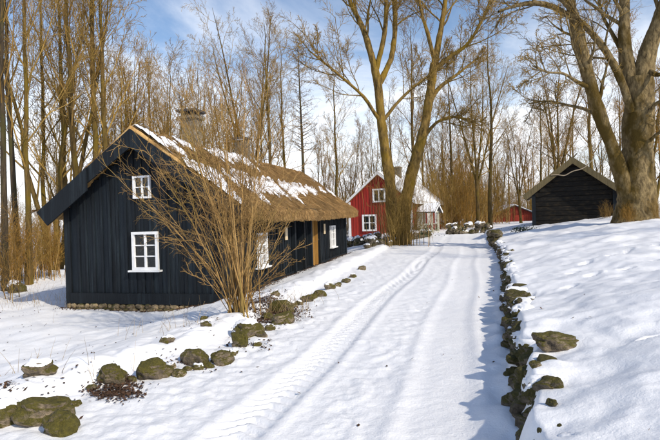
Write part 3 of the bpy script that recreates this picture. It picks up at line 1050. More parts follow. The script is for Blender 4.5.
g1 = gable_hit(370, 222.8); g2 = gable_hit(379.5, 195.5)
window(red, (g1.x, -.09, g1.z), (1, 0, 0), (0, -1, 0), .92, 1.05, 2, 2, .13, 0, .05, .09)
window(red, (g2.x, -.09, g2.z), (1, 0, 0), (0, -1, 0), .80, .82, 2, 1, .12, 0, .05, .09)
for yy in (5.4, 8.4):
    window(red, (.09, yy, rbz + 1.55), (0, 1, 0), (1, 0, 0), .85, 1.05, 2, 3, .12, 0, .05, .09)
for wz in ((g1.x, g1.z, .92, 1.05), (g2.x, g2.z, .80, .82)):  # dark panels over the uncut wall; their colour stands in for the room's shade
    box('dark_window_backing', M['interior'], red, (wz[0], -.066, wz[1]), (wz[2] + .1, .02, wz[3] + .1))
for yy in (5.4, 8.4): box('dark_window_backing', M['interior'], red, (.066, yy, rbz + 1.55), (.02, .95, 1.15))
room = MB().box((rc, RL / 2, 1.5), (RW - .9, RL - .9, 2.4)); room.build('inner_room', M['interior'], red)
# roof: tiles slab + thick uneven snow
OV = .38
for s in (-1, 1):
    e0, e1 = -.35, RL + .35
    xo = rc + s * (RW / 2 + OV)
    m_ = MB()
    a0 = [(rc, rz_(rc)), (xo, rz_(xo)), (xo, rz_(xo) - .14), (rc, rz_(rc) - .16)]
    if s < 0: a0 = a0[::-1]
    m_.prism([(p[0], e0, p[1]) for p in a0], [(p[0], e1, p[1]) for p in a0]).build('roof', M['thatch'], red)
    # snow
    u_ = np.linspace(0, 1, 40); v_ = np.linspace(0, 1, 90)
    UU, VV_ = np.meshgrid(u_, v_)
    X_ = rc + s * UU * (RW / 2 + OV + .02); Y_ = e0 + .02 + VV_ * (e1 - e0 - .04)
    mk = .5 + .55 * fbm(X_ * .8, Y_ * .8, 4, 90 + s) + .3 * fbm(X_ * .6, Y_ * 3, 3, 95) - .45 * (UU > .90) * (UU - .90) / .1 - .25 * np.exp(-(VV_ / .08) ** 2)
    Z_ = RA - rsl * np.abs(X_ - rc) + np.where(mk > 0, .02 + np.clip(mk, 0, .5) * .16, -.03)
    nn, mm_ = len(u_), len(v_)
    ii, jj = np.meshgrid(np.arange(mm_ - 1), np.arange(nn - 1), indexing='ij')
    q = np.stack([ii * nn + jj, ii * nn + jj + 1, (ii + 1) * nn + jj + 1, (ii + 1) * nn + jj], -1).reshape(-1, 4)
    if s < 0: q = q[:, ::-1]
    link('roof_snow', make_mesh('roof_snow', np.stack([X_.ravel(), Y_.ravel(), Z_.ravel()], 1), q, M['roof_snow']), red)
    for yy in (e0 - .02, e1 + .02):
        b0 = [(rc, rz_(rc) + .04), (xo + s * .02, rz_(xo) + .04), (xo + s * .02, rz_(xo) - .17), (rc, rz_(rc) - .19)]
        if s < 0: b0 = b0[::-1]
        MB().prism([(p[0], yy - .015, p[1]) for p in b0], [(p[0], yy + .015, p[1]) for p in b0]).build('barge_board', M['white'], red)
    box('eave_board', M['white'], red, (xo, RL / 2, rz_(xo) - .08), (.03, RL + .68, .16))
chm = MB().box((rc, 5.2, RA + .25), (.6, .6, 1.0)).build('chimney', M['brick'], red)
MB().box((rc, 5.2, RA + .78), (.72, .72, .08)).build('cornice', M['brick'], chm)
# porch on the road side
py0, py1, pd = 1.5, 3.9, 1.3
pc = (py0 + py1) / 2
ph = rbz + 1.92
porch = empty('porch'); porch.parent = red
for yy in (py0 + .06, py1 - .06):
    for xx in (pd - .06, .12):
        box('post', M['porch'], porch, (xx, yy, (rbz + ph) / 2 + .1), (.13, .13, ph - rbz - .2))
for yy in (py0 + .06, py1 - .06):
    box('rail', M['porch'], porch, (pd / 2, yy, rbz + 1.0), (pd - .3, .06, .08))
    box('rail', M['porch'], porch, (pd / 2, yy, rbz + .45), (pd - .3, .06, .08))
    for i in range(7): box('baluster', M['porch'], porch, (.28 + i * .17, yy, rbz + .72), (.04, .03, .48))
    box('beam', M['porch'], porch, (pd / 2, yy, ph + .07), (pd + .05, .14, .14))
box('beam', M['porch'], porch, (pd - .06, pc, ph + .071), (.135, py1 - py0 - .27, .138))
box('porch_floor', M['slate'], porch, (pd / 2, pc, rbz + .12), (pd, py1 - py0, .22))
for s in (-1, 1):
    p0 = [(pc, ph + .66), (pc + s * 1.42, ph + .06), (pc + s * 1.42, ph - .02), (pc, ph + .57)]
    if s > 0: p0 = p0[::-1]
    MB().prism([(.04, p[0], p[1]) for p in p0], [(pd + .25, p[0], p[1]) for p in p0]).build('porch_roof', M['slate'], porch)
    p0 = [(pc, ph + .77), (pc + s * 1.38, ph + .17), (pc + s * 1.40, ph + .075), (pc, ph + .665)]
    if s > 0: p0 = p0[::-1]
    MB().prism([(.05, p[0], p[1]) for p in p0], [(pd + .2, p[0], p[1]) for p in p0]).build('porch_snow', M['roof_snow'], porch)
    p0 = [(pc, ph + .69), (pc + s * 1.46, ph + .07), (pc + s * 1.46, ph - .09), (pc, ph + .55)]
    if s > 0: p0 = p0[::-1]
    MB().prism([(pd + .255, p[0], p[1]) for p in p0], [(pd + .285, p[0], p[1]) for p in p0]).build('porch_barge_board', M['white'], porch)
MB().prism([(pd - .1, pc - 1.1, ph + .15), (pd - .1, pc + 1.1, ph + .15), (pd - .1, pc, ph + .56)], [(pd - .06, pc - 1.1, ph + .15), (pd - .06, pc + 1.1, ph + .15), (pd - .06, pc, ph + .56)]).build('porch_gable', M['white'], porch)
dd = box('door', M['porch'], red, (.06, pc, rbz + 1.25), (.06, .95, 2.0))
for s in (-1, 1): box('door_casing', M['white'], red, (.065, pc + s * .54, rbz + 1.25), (.07, .12, 2.1))

# ------------------------------------------------------------------ far red barn
barn = empty('red_barn', (*at(513, 226, 66)[:2], 0), R(-4))
tag(barn, 'small faded red barn far off beyond the end of the lane', 'barn')
bz = EYE - (226 + 5.5 - HOR) / F * 66 - .3
bw_, bh, br, bl = 5.9, bz + 1.75, bz + 2.95, 7.0
P_ = [(-bw_ / 2, bz), (bw_ / 2, bz), (bw_ / 2, bh), (.3, br), (-bw_ / 2, bh)]
MB().prism([(p[0], 0, p[1]) for p in P_], [(p[0], bl, p[1]) for p in P_]).build('wall', M['redold'], barn)
for i in range(18):
    xx = -bw_ / 2 + .2 + i * (bw_ - .4) / 17
    zt = bh + (br - bh) * (1 - abs(xx - .3) / (bw_ / 2 + .3)) - .08
    box('batten', M['redold'], barn, (xx, -.02, (bz + zt) / 2), (.06, .04, zt - bz))
for s in (-1, 1):
    e = s * (bw_ / 2 + .35)
    p0 = [(.3, br + .12), (e, bh - .02), (e, bh - .14), (.3, br)]
    if s < 0: p0 = p0[::-1]
    MB().prism([(p[0], -.3, p[1]) for p in p0], [(p[0], bl + .3, p[1]) for p in p0]).build('roof', M['slate'], barn)
    p0 = [(.3, br + .24), (e, bh + .10), (e, bh + .0), (.3, br + .13)]
    if s < 0: p0 = p0[::-1]
    MB().prism([(p[0], -.12, p[1]) for p in p0], [(p[0], bl + .25, p[1]) for p in p0]).build('roof_snow', M['roof_snow'], barn)
box('door', M['redold'], barn, (.8, -.04, bz + .95), (1.2, .05, 1.5))

# ------------------------------------------------------------------ the black shed on the bank
SY_ = 27.0
sx0 = (537 - 330) / F * SY_; sx1 = (610 - 330) / F * SY_
shed = empty('plank_shed', ((sx0 + sx1) / 2, SY_, 0), R(-24))
tag(shed, 'black horizontal plank shed with grey barge boards half sunk behind the snowy bank', 'shed')
sw = sx1 - sx0; hw = sw / 2
sb = .55; sev = EYE + .80; sap = EYE + 2.72; ssl = (sap - sev) / (hw + .5)
zt = lambda x_: sap - ssl * abs(x_) - .16
z = sb
k = 0
while z < sap - .3:
    h_ = .26
    zc = z + h_ / 2
    half = hw - .07 if zc < zt(hw) else max(.12, (sap - .20 - z - h_) / ssl)
    if half > .15:
        box('plank', M['blackh'], shed, (rs.uniform(-.006, .006), rs.uniform(-.012, .012), zc), (2 * half, .05, h_ - .022), (rs.uniform(.02, .09), 0, rs.uniform(-.004, .004)))
    z += h_; k += 1
MB().prism([(-hw + .05, .06, sb), (hw - .05, .06, sb), (hw - .05, .06, zt(hw)), (0, .06, zt(0)), (-hw + .05, .06, zt(hw))],
           [(-hw + .05, .1, sb), (hw - .05, .1, sb), (hw - .05, .1, zt(hw)), (0, .1, zt(0)), (-hw + .05, .1, zt(hw))]).build('back_lining', M['interior'], shed)
for s in (-1, 1):
    box('corner_post', M['black'], shed, (s * hw, -.03, (sb + zt(hw)) / 2), (.20, .20, zt(hw) - sb))
    box('side_wall', M['blackh'], shed, (s * (hw - .03), 2.6, (sb + zt(hw)) / 2), (.05, 5.0, zt(hw) - sb))
    xo = s * (hw + .5)
    p0 = [(0, sap), (xo, sev), (xo, sev - .16), (0, sap - .18)]
    if s < 0: p0 = p0[::-1]
    MB().prism([(p[0], -.55, p[1]) for p in p0], [(p[0], 5.5, p[1]) for p in p0]).build('roof', M['thatch'], shed)
    p0 = [(0, sap + .05), (xo + s * .05, sev + .03), (xo - s * .12, sev - .24), (0, sap - .30)]
    if s < 0: p0 = p0[::-1]
    MB().prism([(p[0], -.64, p[1]) for p in p0], [(p[0], -.56, p[1]) for p in p0]).build('barge_board', M['greyboard'], shed)
# crossed ends at the ridge
for s in (-1, 1):
    box('ridge_stick', M['greyboard'], shed, (s * .12, -.5, sap + .10), (.06, .06, .32), (0, s * .7, 0))
# cord hung across the gable
pts = []
for i in range(17):
    t = i / 16
    pts.append((-1.05 + 1.95 * t + .04 * math.sin(9 * t), -.66, sap - .86 + .62 * t - 1.0 * t * (1 - t) + .04 * math.sin(14 * t)))
Vt, Ft = tubes([(np.array([pts]), np.full((1, 17), .028))], 5)
link('hanging_cord', make_mesh('hanging_cord', Vt, Ft, M['rope']), shed)
# thatch/moss roughness on the shed roof
tag(straw(9000, (-hw - .45, hw + .45), lambda x_, y_: sap - ssl * np.abs(x_) + .0, .08, .25, 'roof_straw', shed, -.6, 5.4, 0, ssl, M['straw']), kind='stuff')

# ------------------------------------------------------------------ trees
def unit(v): return v / (np.linalg.norm(v, axis=-1, keepdims=True) + 1e-9)


def grow(P, Rd, Lp, k, fr, ang, ratio, npts, wander, up, rmin, rfac, rg, shape=.5, side=None):
    """k children on every branch of P [B,n,3]; returns P, R, L of the children"""
    B, n, _ = P.shape
    f = fr[0] + (fr[1] - fr[0]) * (np.arange(k)[None, :] + rg.random((B, k))) / k
    x = np.clip(f * (n - 1), 0, n - 1.0001); i0 = x.astype(int); fx = (x - i0)[..., None]
    b = np.arange(B)[:, None]
    p = P[b, i0] * (1 - fx) + P[b, i0 + 1] * fx
    t = unit(P[b, i0 + 1] - P[b, i0])
    r0 = Rd[b, i0] * (1 - fx[..., 0]) + Rd[b, i0 + 1] * fx[..., 0]
    az = rg.random((B, 1)) * 6.28 + np.arange(k)[None, :] * 2.4 + rg.normal(0, .5, (B, k))
    ref = np.where(np.abs(t[..., 2:3]) < .9, np.array([0, 0, 1.0]), np.array([1.0, 0, 0]))
    u = unit(np.cross(t, ref)); w = np.cross(t, u)
    perp = u * np.cos(az)[..., None] + w * np.sin(az)[..., None]
    a = np.radians(rg.uniform(ang[0], ang[1], (B, k)))[..., None]
    d = t * np.cos(a) + perp * np.sin(a)
    L = Lp[:, None] * ratio * (1 - shape * (f - fr[0]) / (fr[1] - fr[0] + 1e-9)) * rg.uniform(.55, 1.2, (B, k))
    rb_ = np.minimum(r0 * rfac, np.maximum(rmin * 1.6, r0 * .8)) * rg.uniform(.75, 1.05, (B, k))
    rb_ = np.maximum(rb_, rmin)
    p = p.reshape(-1, 3); d = d.reshape(-1, 3); L = L.ravel(); rb_ = rb_.ravel()
    out = [p]
    for j in range(npts - 1):
        d = unit(d + rg.normal(0, wander, d.shape) + np.array([0, 0, up]))
        p = p + d * (L / (npts - 1))[:, None]
        out.append(p)
    PP = np.stack(out, 1)
    tap = np.linspace(1, .20, npts)
    RRd = np.maximum(rb_[:, None] * tap[None, :], rmin * .55)
    return PP, RRd, L


def resample(pts, n):
    pts = np.array(pts, float)
    d = np.concatenate([[0], np.cumsum(np.linalg.norm(np.diff(pts[:, :3], axis=0), axis=1))])
    # smooth interpolation
    t = np.linspace(0, d[-1], n)
    out = np.stack([np.interp(t, d, pts[:, i]) for i in range(pts.shape[1])], 1)
    for _ in range(2):
        out[1:-1] = .25 * out[:-2] + .5 * out[1:-1] + .25 * out[2:]
    return out, d[-1]


def tree_meshes(name, P0, R0, L0, levels, seed, barkm, twigm, trunk_sides=9, trunk_lv=1):
    rg = np.random.default_rng(seed)
    allv = [(P0, R0)]
    P, Rd, L = P0, R0, L0
    for lv in levels:
        P, Rd, L = grow(P, Rd, L, rg=rg, **lv)
        allv.append((P, Rd))
    tv, tf = [], []
    tr = merge(*[tubes([allv[i]], trunk_sides if i == 0 else 6) for i in range(trunk_lv)])
    cr = merge(*[tubes([allv[i]], 5 if i == 1 else (4 if i == 2 else 3)) for i in range(trunk_lv, len(allv))])
    return make_mesh(name + '_trunk', tr[0], tr[1], barkm), make_mesh(name + '_crown', cr[0], cr[1], twigm)


def proto(kind, seed, barkm, twigm):
    rg = np.random.default_rng(seed)
    if kind == 'wood':              # slender woodland tree, ~18 m
        H = 18; n = 14
        z = np.linspace(0, 1, n)
        wob = np.cumsum(rg.normal(0, .12, (n, 2)), 0) * z[:, None]
        P0 = np.zeros((1, n, 3)); P0[0, :, 2] = z * H - .4; P0[0, :, :2] = wob + np.outer(z, rg.normal(0, .5, 2))
        R0 = (.19 * (1 - z) ** .8 + .012 + .09 * np.exp(-z * 30))[None]
        lv = [dict(k=17, fr=(.26, .97), ang=(22, 48), ratio=.32, npts=7, wander=.08, up=.09, rmin=.014, rfac=.38, shape=.55),
              dict(k=8, fr=(.2, .98), ang=(22, 50), ratio=.48, npts=6, wander=.09, up=.06, rmin=.009, rfac=.6, shape=.5),
              dict(k=7, fr=(.15, 1), ang=(20, 55), ratio=.52, npts=4, wander=.09, up=.05, rmin=.0095, rfac=.6, shape=.4),
              dict(k=4, fr=(.2, 1), ang=(20, 55), ratio=.55, npts=3, wander=.09, up=.04, rmin=.0085, rfac=.7, shape=.4)]
        return tree_meshes('wood', P0, R0, np.array([H]), lv, seed, barkm, twigm)
    if kind == 'multi':             # several stems from one base, ~13 m
        H = 13; n = 12; B = 5
        z = np.linspace(0, 1, n)
        P0 = np.zeros((B, n, 3)); R0 = np.zeros((B, n))
        for b in range(B):
            a = b * 6.28 / B + rg.uniform(-.5, .5); q = rg.uniform(.5, 2.4); h = H * rg.uniform(.75, 1.05)
            P0[b, :, 2] = z * h - .3
            rad = .15 + q * z ** 1.3 + np.cumsum(rg.normal(0, .05, n)) * z
            P0[b, :, 0] = rad * math.cos(a) + np.cumsum(rg.normal(0, .07, n)); P0[b, :, 1] = rad * math.sin(a) + np.cumsum(rg.normal(0, .07, n))
            R0[b] = rg.uniform(.07, .12) * (1 - z) ** .8 + .01
        lv = [dict(k=10, fr=(.2, .97), ang=(18, 42), ratio=.30, npts=6, wander=.10, up=.10, rmin=.011, rfac=.55, shape=.5),
              dict(k=7, fr=(.2, .98), ang=(20, 45), ratio=.5, npts=5, wander=.09, up=.07, rmin=.008, rfac=.6, shape=.5),
              dict(k=6, fr=(.15, 1), ang=(20, 50), ratio=.52, npts=4, wander=.09, up=.05, rmin=.009, rfac=.6, shape=.4),
              dict(k=3, fr=(.2, 1), ang=(20, 50), ratio=.55, npts=3, wander=.09, up=.04, rmin=.0085, rfac=.7, shape=.4)]
        return tree_meshes('multi', P0, R0, np.full(B, H), lv, seed, barkm, twigm)
    if kind == 'broad':             # forking broad crown, ~17 m
        H = 17; n = 14; B = 4
        z = np.linspace(0, 1, n)
        P0 = np.zeros((B, n, 3)); R0 = np.zeros((B, n))
        fk = rg.uniform(.22, .32)
        bend = rg.normal(0, .4, 2)
        for b in range(B):
            a = b * 6.28 / B + rg.uniform(-.5, .5); q = rg.uniform(1.5, 4.2)
            zz2 = np.clip((z - fk) / (1 - fk), 0, 1)
            rad = q * zz2 ** .9
            h = H * rg.uniform(.85, 1.05)
            P0[b, :, 2] = z * h - .4
            P0[b, :, 0] = rad * math.cos(a) + bend[0] * z + .35 * np.sin(z * 7 + b) * zz2; P0[b, :, 1] = rad * math.sin(a) + bend[1] * z + .35 * np.cos(z * 6 + b) * zz2
            R0[b] = np.where(z < fk, .24 + .10 * np.exp(-z * 30), .15) * (1 - z) ** .7 + .012
        lv = [dict(k=12, fr=(.34, .97), ang=(28, 62), ratio=.30, npts=7, wander=.13, up=.07, rmin=.014, rfac=.55, shape=.45),
              dict(k=7, fr=(.2, .98), ang=(25, 55), ratio=.48, npts=6, wander=.10, up=.05, rmin=.009, rfac=.6, shape=.5),
              dict(k=6, fr=(.15, 1), ang=(22, 55), ratio=.52, npts=4, wander=.11, up=.04, rmin=.0095, rfac=.6, shape=.4),
              dict(k=4, fr=(.2, 1), ang=(20, 55), ratio=.55, npts=3, wander=.11, up=.03, rmin=.0085, rfac=.7, shape=.4)]
        return tree_meshes('broad', P0, R0, np.full(B, H), lv, seed, barkm, twigm)
    if kind == 'narrow':            # straight dark narrow tree (larch-like)
        H = 18; n = 14
        z = np.linspace(0, 1, n)
        P0 = np.zeros((1, n, 3)); P0[0, :, 2] = z * H - .3; P0[0, :, 0] = .1 * np.sin(z * 5)
        R0 = (.17 * (1 - z) + .015)[None]
        lv = [dict(k=90, fr=(.42, .99), ang=(60, 95), ratio=.105, npts=6, wander=.12, up=.06, rmin=.011, rfac=.35, shape=.6),
              dict(k=8, fr=(.2, 1), ang=(30, 65), ratio=.45, npts=4, wander=.2, up=-.02, rmin=.0075, rfac=.6, shape=.4),
              dict(k=6, fr=(.1, 1), ang=(30, 70), ratio=.45, npts=3, wander=.2, up=.03, rmin=.006, rfac=.6, shape=.3)]
        return tree_meshes('narrow', P0, R0, np.array([H]), lv, seed, barkm, twigm)
    if kind == 'thicket':           # brushwood, ~4 m
        B = 34; n = 8; z = np.linspace(0, 1, n)
        P0 = np.zeros((B, n, 3)); R0 = np.zeros((B, n))
        for b in range(B):
            a = rg.uniform(0, 6.28); q = rg.uniform(.1, 1.3); h = rg.uniform(1.8, 4.4); x0, y0 = rg.normal(0, .55, 2)
            P0[b, :, 2] = z * h - .15
            P0[b, :, 0] = x0 + q * z ** 1.4 * math.cos(a) + np.cumsum(rg.normal(0, .03, n)); P0[b, :, 1] = y0 + q * z ** 1.4 * math.sin(a) + np.cumsum(rg.normal(0, .03, n))
            R0[b] = rg.uniform(.012, .026) * (1 - z * .8)
        lv = [dict(k=8, fr=(.1, .98), ang=(15, 45), ratio=.33, npts=5, wander=.12, up=.08, rmin=.0065, rfac=.6, shape=.3),
              dict(k=6, fr=(.1, 1), ang=(18, 50), ratio=.5, npts=4, wander=.09, up=.05, rmin=.0055, rfac=.6, shape=.3),
              dict(k=3, fr=(.2, 1), ang=(18, 50), ratio=.5, npts=3, wander=.15, up=.05, rmin=.0045, rfac=.7, shape=.3)]
        return tree_meshes('thicket', P0, R0, np.full(B, 3.2), lv, seed, barkm, twigm, 5)


PR = {}
PR['wood'] = [proto('wood', 100 + i, M['bark_tan'], M['twig_tan'] if i != 1 else M['twig_brown']) for i in range(3)]
PR['wooddark'] = [(PR['wood'][i][0].copy(), PR['wood'][i][1]) for i in range(2)]
PR['wooddark'] = [(a, b_.copy()) for a, b_ in PR['wooddark']]
for a, b_ in PR['wooddark']:
    a.materials.clear(); a.materials.append(M['bark_dark']); b_.materials.clear(); b_.materials.append(M['twig_brown'])
PR['multi'] = [proto('multi', 200 + i, M['bark_tan'], (M['twig_red'], M['twig_tan'], M['twig_brown'])[i]) for i in range(3)]
PR['broad'] = [proto('broad', 300 + i, M['bark_tan'], (M['twig_tan'], M['twig_brown'])[i]) for i in range(2)]
PR['narrow'] = [proto('narrow', 400, M['bark_dark'], M['twig_brown'])]
PR['thicket'] = [proto('thicket', 500 + i, M['twig_olive'], (M['twig_red'], M['twig_tan'], M['twig_brown'])[i]) for i in range(3)]
PH = dict(wood=18, wooddark=18, multi=13, broad=17, narrow=18, thicket=4.2)
rt = random.Random(77)


def plant_tree(name, kind, px, Y, h, label, group=None, which=None, cat='tree', wide=1.0):
    X = (px - 330) / F * Y
    pr = PR[kind]; tm, cm = pr[which if which is not None else rt.randrange(len(pr))]
    s = h / PH[kind]
    root = empty(name, (X, Y, gz(X, Y)), rt.uniform(0, 6.28))
    root.scale = (s * wide, s * wide, s)
    tag(root, label, cat, group)
    link('trunk' if kind != 'thicket' else 'stems', tm, root); link('crown' if kind != 'thicket' else 'twigs', cm, root)
    return root


# trees one can pick out of the picture
LONE = [
    ('wooddark', 4, 17, 20, 'dark trunk tree nearest the left edge of the picture', 0, .5),
    ('wooddark', 16, 20, 20, 'second dark trunk from the left edge of the picture', 1, .55),
    ('wood', 27, 18.5, 17, 'mossy olive trunk just right of the two dark left-edge trunks', 2, .6),
    ('multi', 52, 24, 17, 'forked grey-brown tree above the left eave of the black cottage', 1, 1.0),
    ('wood', 66, 27, 19, 'slim straight tree just left of the black cottage gable corner', 2, .8),
    ('wood', 83, 22, 18, 'leaning slender tree behind the left roof slope of the black cottage', 1, .8),
    ('wood', 97, 23, 21, 'tallest pale trunk rising behind the left roof slope of the black cottage', 2, .7),
    ('wood', 108, 23, 18, 'thin trunk close beside the tallest pale trunk behind the black cottage', 2, .75),
    ('narrow', 304, 46, 19.5, 'straight dark narrow-crowned tree between the two chimneys and the red cottage', 0, 1.0),
    ('broad', 252, 44, 20, 'fan-crowned bare tree rising behind the black cottage ridge right of the second chimney', 0, .8),
    ('wood', 276, 42, 19, 'tall bare tree next to the fan-crowned tree behind the thatched roof', 1, .9),
    ('wood', 288, 50, 20, 'slim bare tree left of the straight dark narrow tree', 2, .8),
    ('wood', 337, 44, 16, 'lone slender bare tree left of the twin trunk tree', 0, .9),
    ('wood', 411, 44, 19, 'bare trunk seen between the stems of the twin trunk tree', 1, .9),
    ('broad', 478, 46, 17, 'forking bare tree standing behind the far stone wall', 0, .75),
    ('wood', 490, 44, 18, 'tree with a broken snag beside the forking tree past the far wall', 0, .95),
    ('wood', 455, 50, 17, 'bare tree just right of the red porch', 1, .9),
    ('broad', 521, 58, 13, 'spreading bare tree in front of the far red barn', 1, .8),
    ('broad', 556, 46, 16, 'wide bare tree rising behind the left roof slope of the plank shed', 1, .9),
    ('wood', 541, 54, 15, 'thin bare tree left of the plank shed roof', 2, .9),
    ('wood', 592, 38, 16, 'bare tree behind the right roof slope of the plank shed', 1, .9),
    ('multi', 654, 34, 14, 'bushy bare tree at the right edge behind the huge trunk', 0, 1.0),
]
for kind, px, Y, h, lab, wh, wide in LONE:
    plant_tree('bare_tree', kind, px, Y, h, lab, None, wh, wide=wide)
# woods that read as rows of look-alikes
for px, Y, h, kind in ((-20, 24, 18, 'wood'), (-45, 20, 18, 'wood'), (74, 46, 17, 'wooddark'), (-2, 48, 17, 'wooddark'), (56, 56, 17, 'multi'), (114, 42, 15, 'multi')):
    plant_tree('bare_tree', kind, px, Y, h, 'slender bare tree in the thick wood left of the black cottage', 'wood left of the black cottage', wide=.55)
for px, Y, h, kind in ((122, 28, 12.5, 'multi'), (142, 30, 12, 'multi'), (158, 33, 14, 'multi'), (170, 27, 10.5, 'multi'), (188, 31, 12, 'multi'), (203, 36, 11.5, 'multi'), (216, 42, 14, 'multi'), (232, 38, 13, 'multi'), (262, 55, 17, 'wood'), (246, 60, 17, 'multi'), (130, 44, 16, 'wood'), (150, 46, 17, 'multi')):
    plant_tree('bare_tree', kind, px, Y, h, ('russet-twigged bare tree behind the black cottage roof left of the first chimney' if px < 183 else 'russet-twigged bare tree behind the black cottage roof between the two chimneys' if px < 240 else 'tall bare tree behind the thatched ridge right of the second chimney'), 'trees behind the black cottage roof', wide=.85)
for px, Y, h, kind in ((318, 66, 14, 'wood'), (328, 74, 14, 'multi'), (350, 60, 13, 'multi'), (362, 70, 15, 'wood'), (378, 64, 14, 'multi'), (394, 62, 18, 'wood'), (424, 58, 17, 'wood'), (436, 66, 16, 'multi'), (446, 60, 15, 'wood'), (466, 64, 15, 'multi'), (474, 72, 16, 'wood'), (500, 72, 14, 'multi'), (510, 78, 15, 'wood'), (530, 80, 15, 'multi'), (548, 72, 15, 'wood'), (566, 66, 15, 'multi'), (576, 58, 15, 'wood'), (604, 60, 15, 'multi'), (620, 50, 15, 'wood'), (640, 56, 14, 'multi'), (664, 48, 14, 'wood'), (690, 44, 14, 'multi')):
    plant_tree('bare_tree', kind, px, Y, h, ('far bare tree in the gap between the black and the red cottage' if px < 355 else 'far bare tree rising behind the red cottage roof' if px < 426 else 'far bare tree beyond the red porch and the far wall' if px < 498 else 'far bare tree around the far red barn' if px < 540 else 'far bare tree behind the plank shed' if px < 610 else 'far bare tree behind the huge right-hand trunk'), 'far wood behind the cottages', wide=.85)
# trees out on the right whose branches throw the long bands of shade across bank and lane
for X, Y, h, kind in ((17, 6.5, 14, 'wood'), (22, 3.2, 15, 'wood'), (24, 12, 15, 'wood')):
    plant_tree('bare_tree', kind, 330 + X / Y * F, Y, h, 'bare tree on the bank beyond the right edge of the picture', 'trees beyond the right edge', 0)

# brushwood
for px, Y, h, wh in ((-14, 15, 3.0, 2), (4, 18, 3.0, 0), (25, 20, 3.0, 1), (44, 21, 2.8, 0), (14, 27, 3.6, 1), (52, 30, 3.6, 0)):
    plant_tree('brushwood', 'thicket', px, Y, h, 'russet leafless brushwood at the wood edge left of the black cottage', 'brushwood left of the black cottage', wh, 'bush')
for px, Y, h, wh in ((322, 52, 5, 1), (336, 56, 5.5, 2), (345, 48, 4, 1), (440, 46, 5.5, 1), (450, 52, 7, 2), (460, 48, 6, 0), (469, 54, 7, 1), (478, 56, 6, 0), (487, 60, 6, 1), (497, 62, 6, 2), (506, 74, 6, 1), (520, 78, 6, 2), (534, 72, 6, 1), (455, 60, 9, 0), (468, 62, 9, 2), (445, 56, 8, 1)):
    plant_tree('brushwood', 'thicket', px, Y, h, ('tan scrub bush in the gap left of the red cottage' if px < 350 else 'tan scrub bush right of the red porch behind the far wall' if px < 490 else 'tan scrub bush beside the far red barn'), 'scrub behind the far wall', wh, 'bush')
for px, Y, h, wh, lab in ((628, 19.0, .75, 0, 'low dry brush in front of the huge trunk'), (655, 19.2, .95, 1, 'low dry brush right of the huge trunk'), (668, 20.0, 1.1, 0, 'low dry brush at the right edge of the picture'), (606, 25, .9, 2, 'low dry brush at the right corner of the plank shed')):
    plant_tree('brushwood', 'thicket', px, Y, h, lab, None, wh, 'bush')


# ------- two hand-laid veteran trees
def skeleton(limbs, Y, n=14):
    P, Rr, Ls = [], [], []
    for limb in limbs:
        pts = []
        for (px, py, dy, wpx) in limb:
            x_, y_, z_ = at(px, py, Y + dy)
            pts.append((x_, y_, z_, wpx * .44 / F * (Y + dy)))
        q, Lq = resample(pts, n)
        P.append(q[:, :3]); Rr.append(q[:, 3]); Ls.append(Lq)
    return np.array(P), np.array(Rr), np.array(Ls)


def veteran(name, limbs, Y, base, label, barkm, twigm, seed, lvs, bare):
    P, Rr, Ls = skeleton(limbs, Y)
    rg = np.random.default_rng(seed)
    # burr the big limbs a little
    root = empty(name, base)
    tag(root, label, 'tree')
    P = P - np.array(base)[None, None, :]
    big = Rr[:, 0] > .0
    allv = [(P, Rr)]
    kk = [i for i in range(len(limbs)) if i not in bare]
    a, b_, L = P[kk], Rr[kk], np.minimum(Ls, 6.5)[kk]
    for lv in lvs:
        a, b_, L = grow(a, b_, L, rg=rg, **lv)
        allv.append((a, b_))
    # limbs: finer rings with bark lumps
    Pf, Rf = [], []
    for p, r in zip(P, Rr):
        t = np.linspace(0, 1, len(p)); tt = np.linspace(0, 1, 110)
        Pf.append(np.stack([np.interp(tt, t, p[:, i]) for i in range(3)], 1)); Rf.append(np.interp(tt, t, r))
    v, f = tubes([(np.array(Pf), np.array(Rf))], 32)
    vs = v.reshape(len(P), 110, 32, 3); cen_ = np.array(Pf)[:, :, None, :]
    lump = 1 + .22 * fbm(vs[..., 0] * 1.6 + vs[..., 1] * 1.2, vs[..., 2] * 1.0, 3, seed) + .14 * fbm(vs[..., 0] * 7 + vs[..., 1] * 6, vs[..., 2] * 2.2, 3, seed + 3)
    vs = cen_ + (vs - cen_) * lump[..., None]
    link('trunk', make_mesh(name + '_trunk', vs.reshape(-1, 3), f, barkm), root)
    br = merge(tubes([allv[1]], 7), tubes([allv[2]], 5))
    crown_o = link('crown', make_mesh(name + '_crown', br[0], br[1], barkm), root)
    tw = merge(*[tubes([x_], 3) for x_ in allv[3:]])
    link('twigs', make_mesh(name + '_twigs', tw[0], tw[1], twigm), crown_o)
    return root


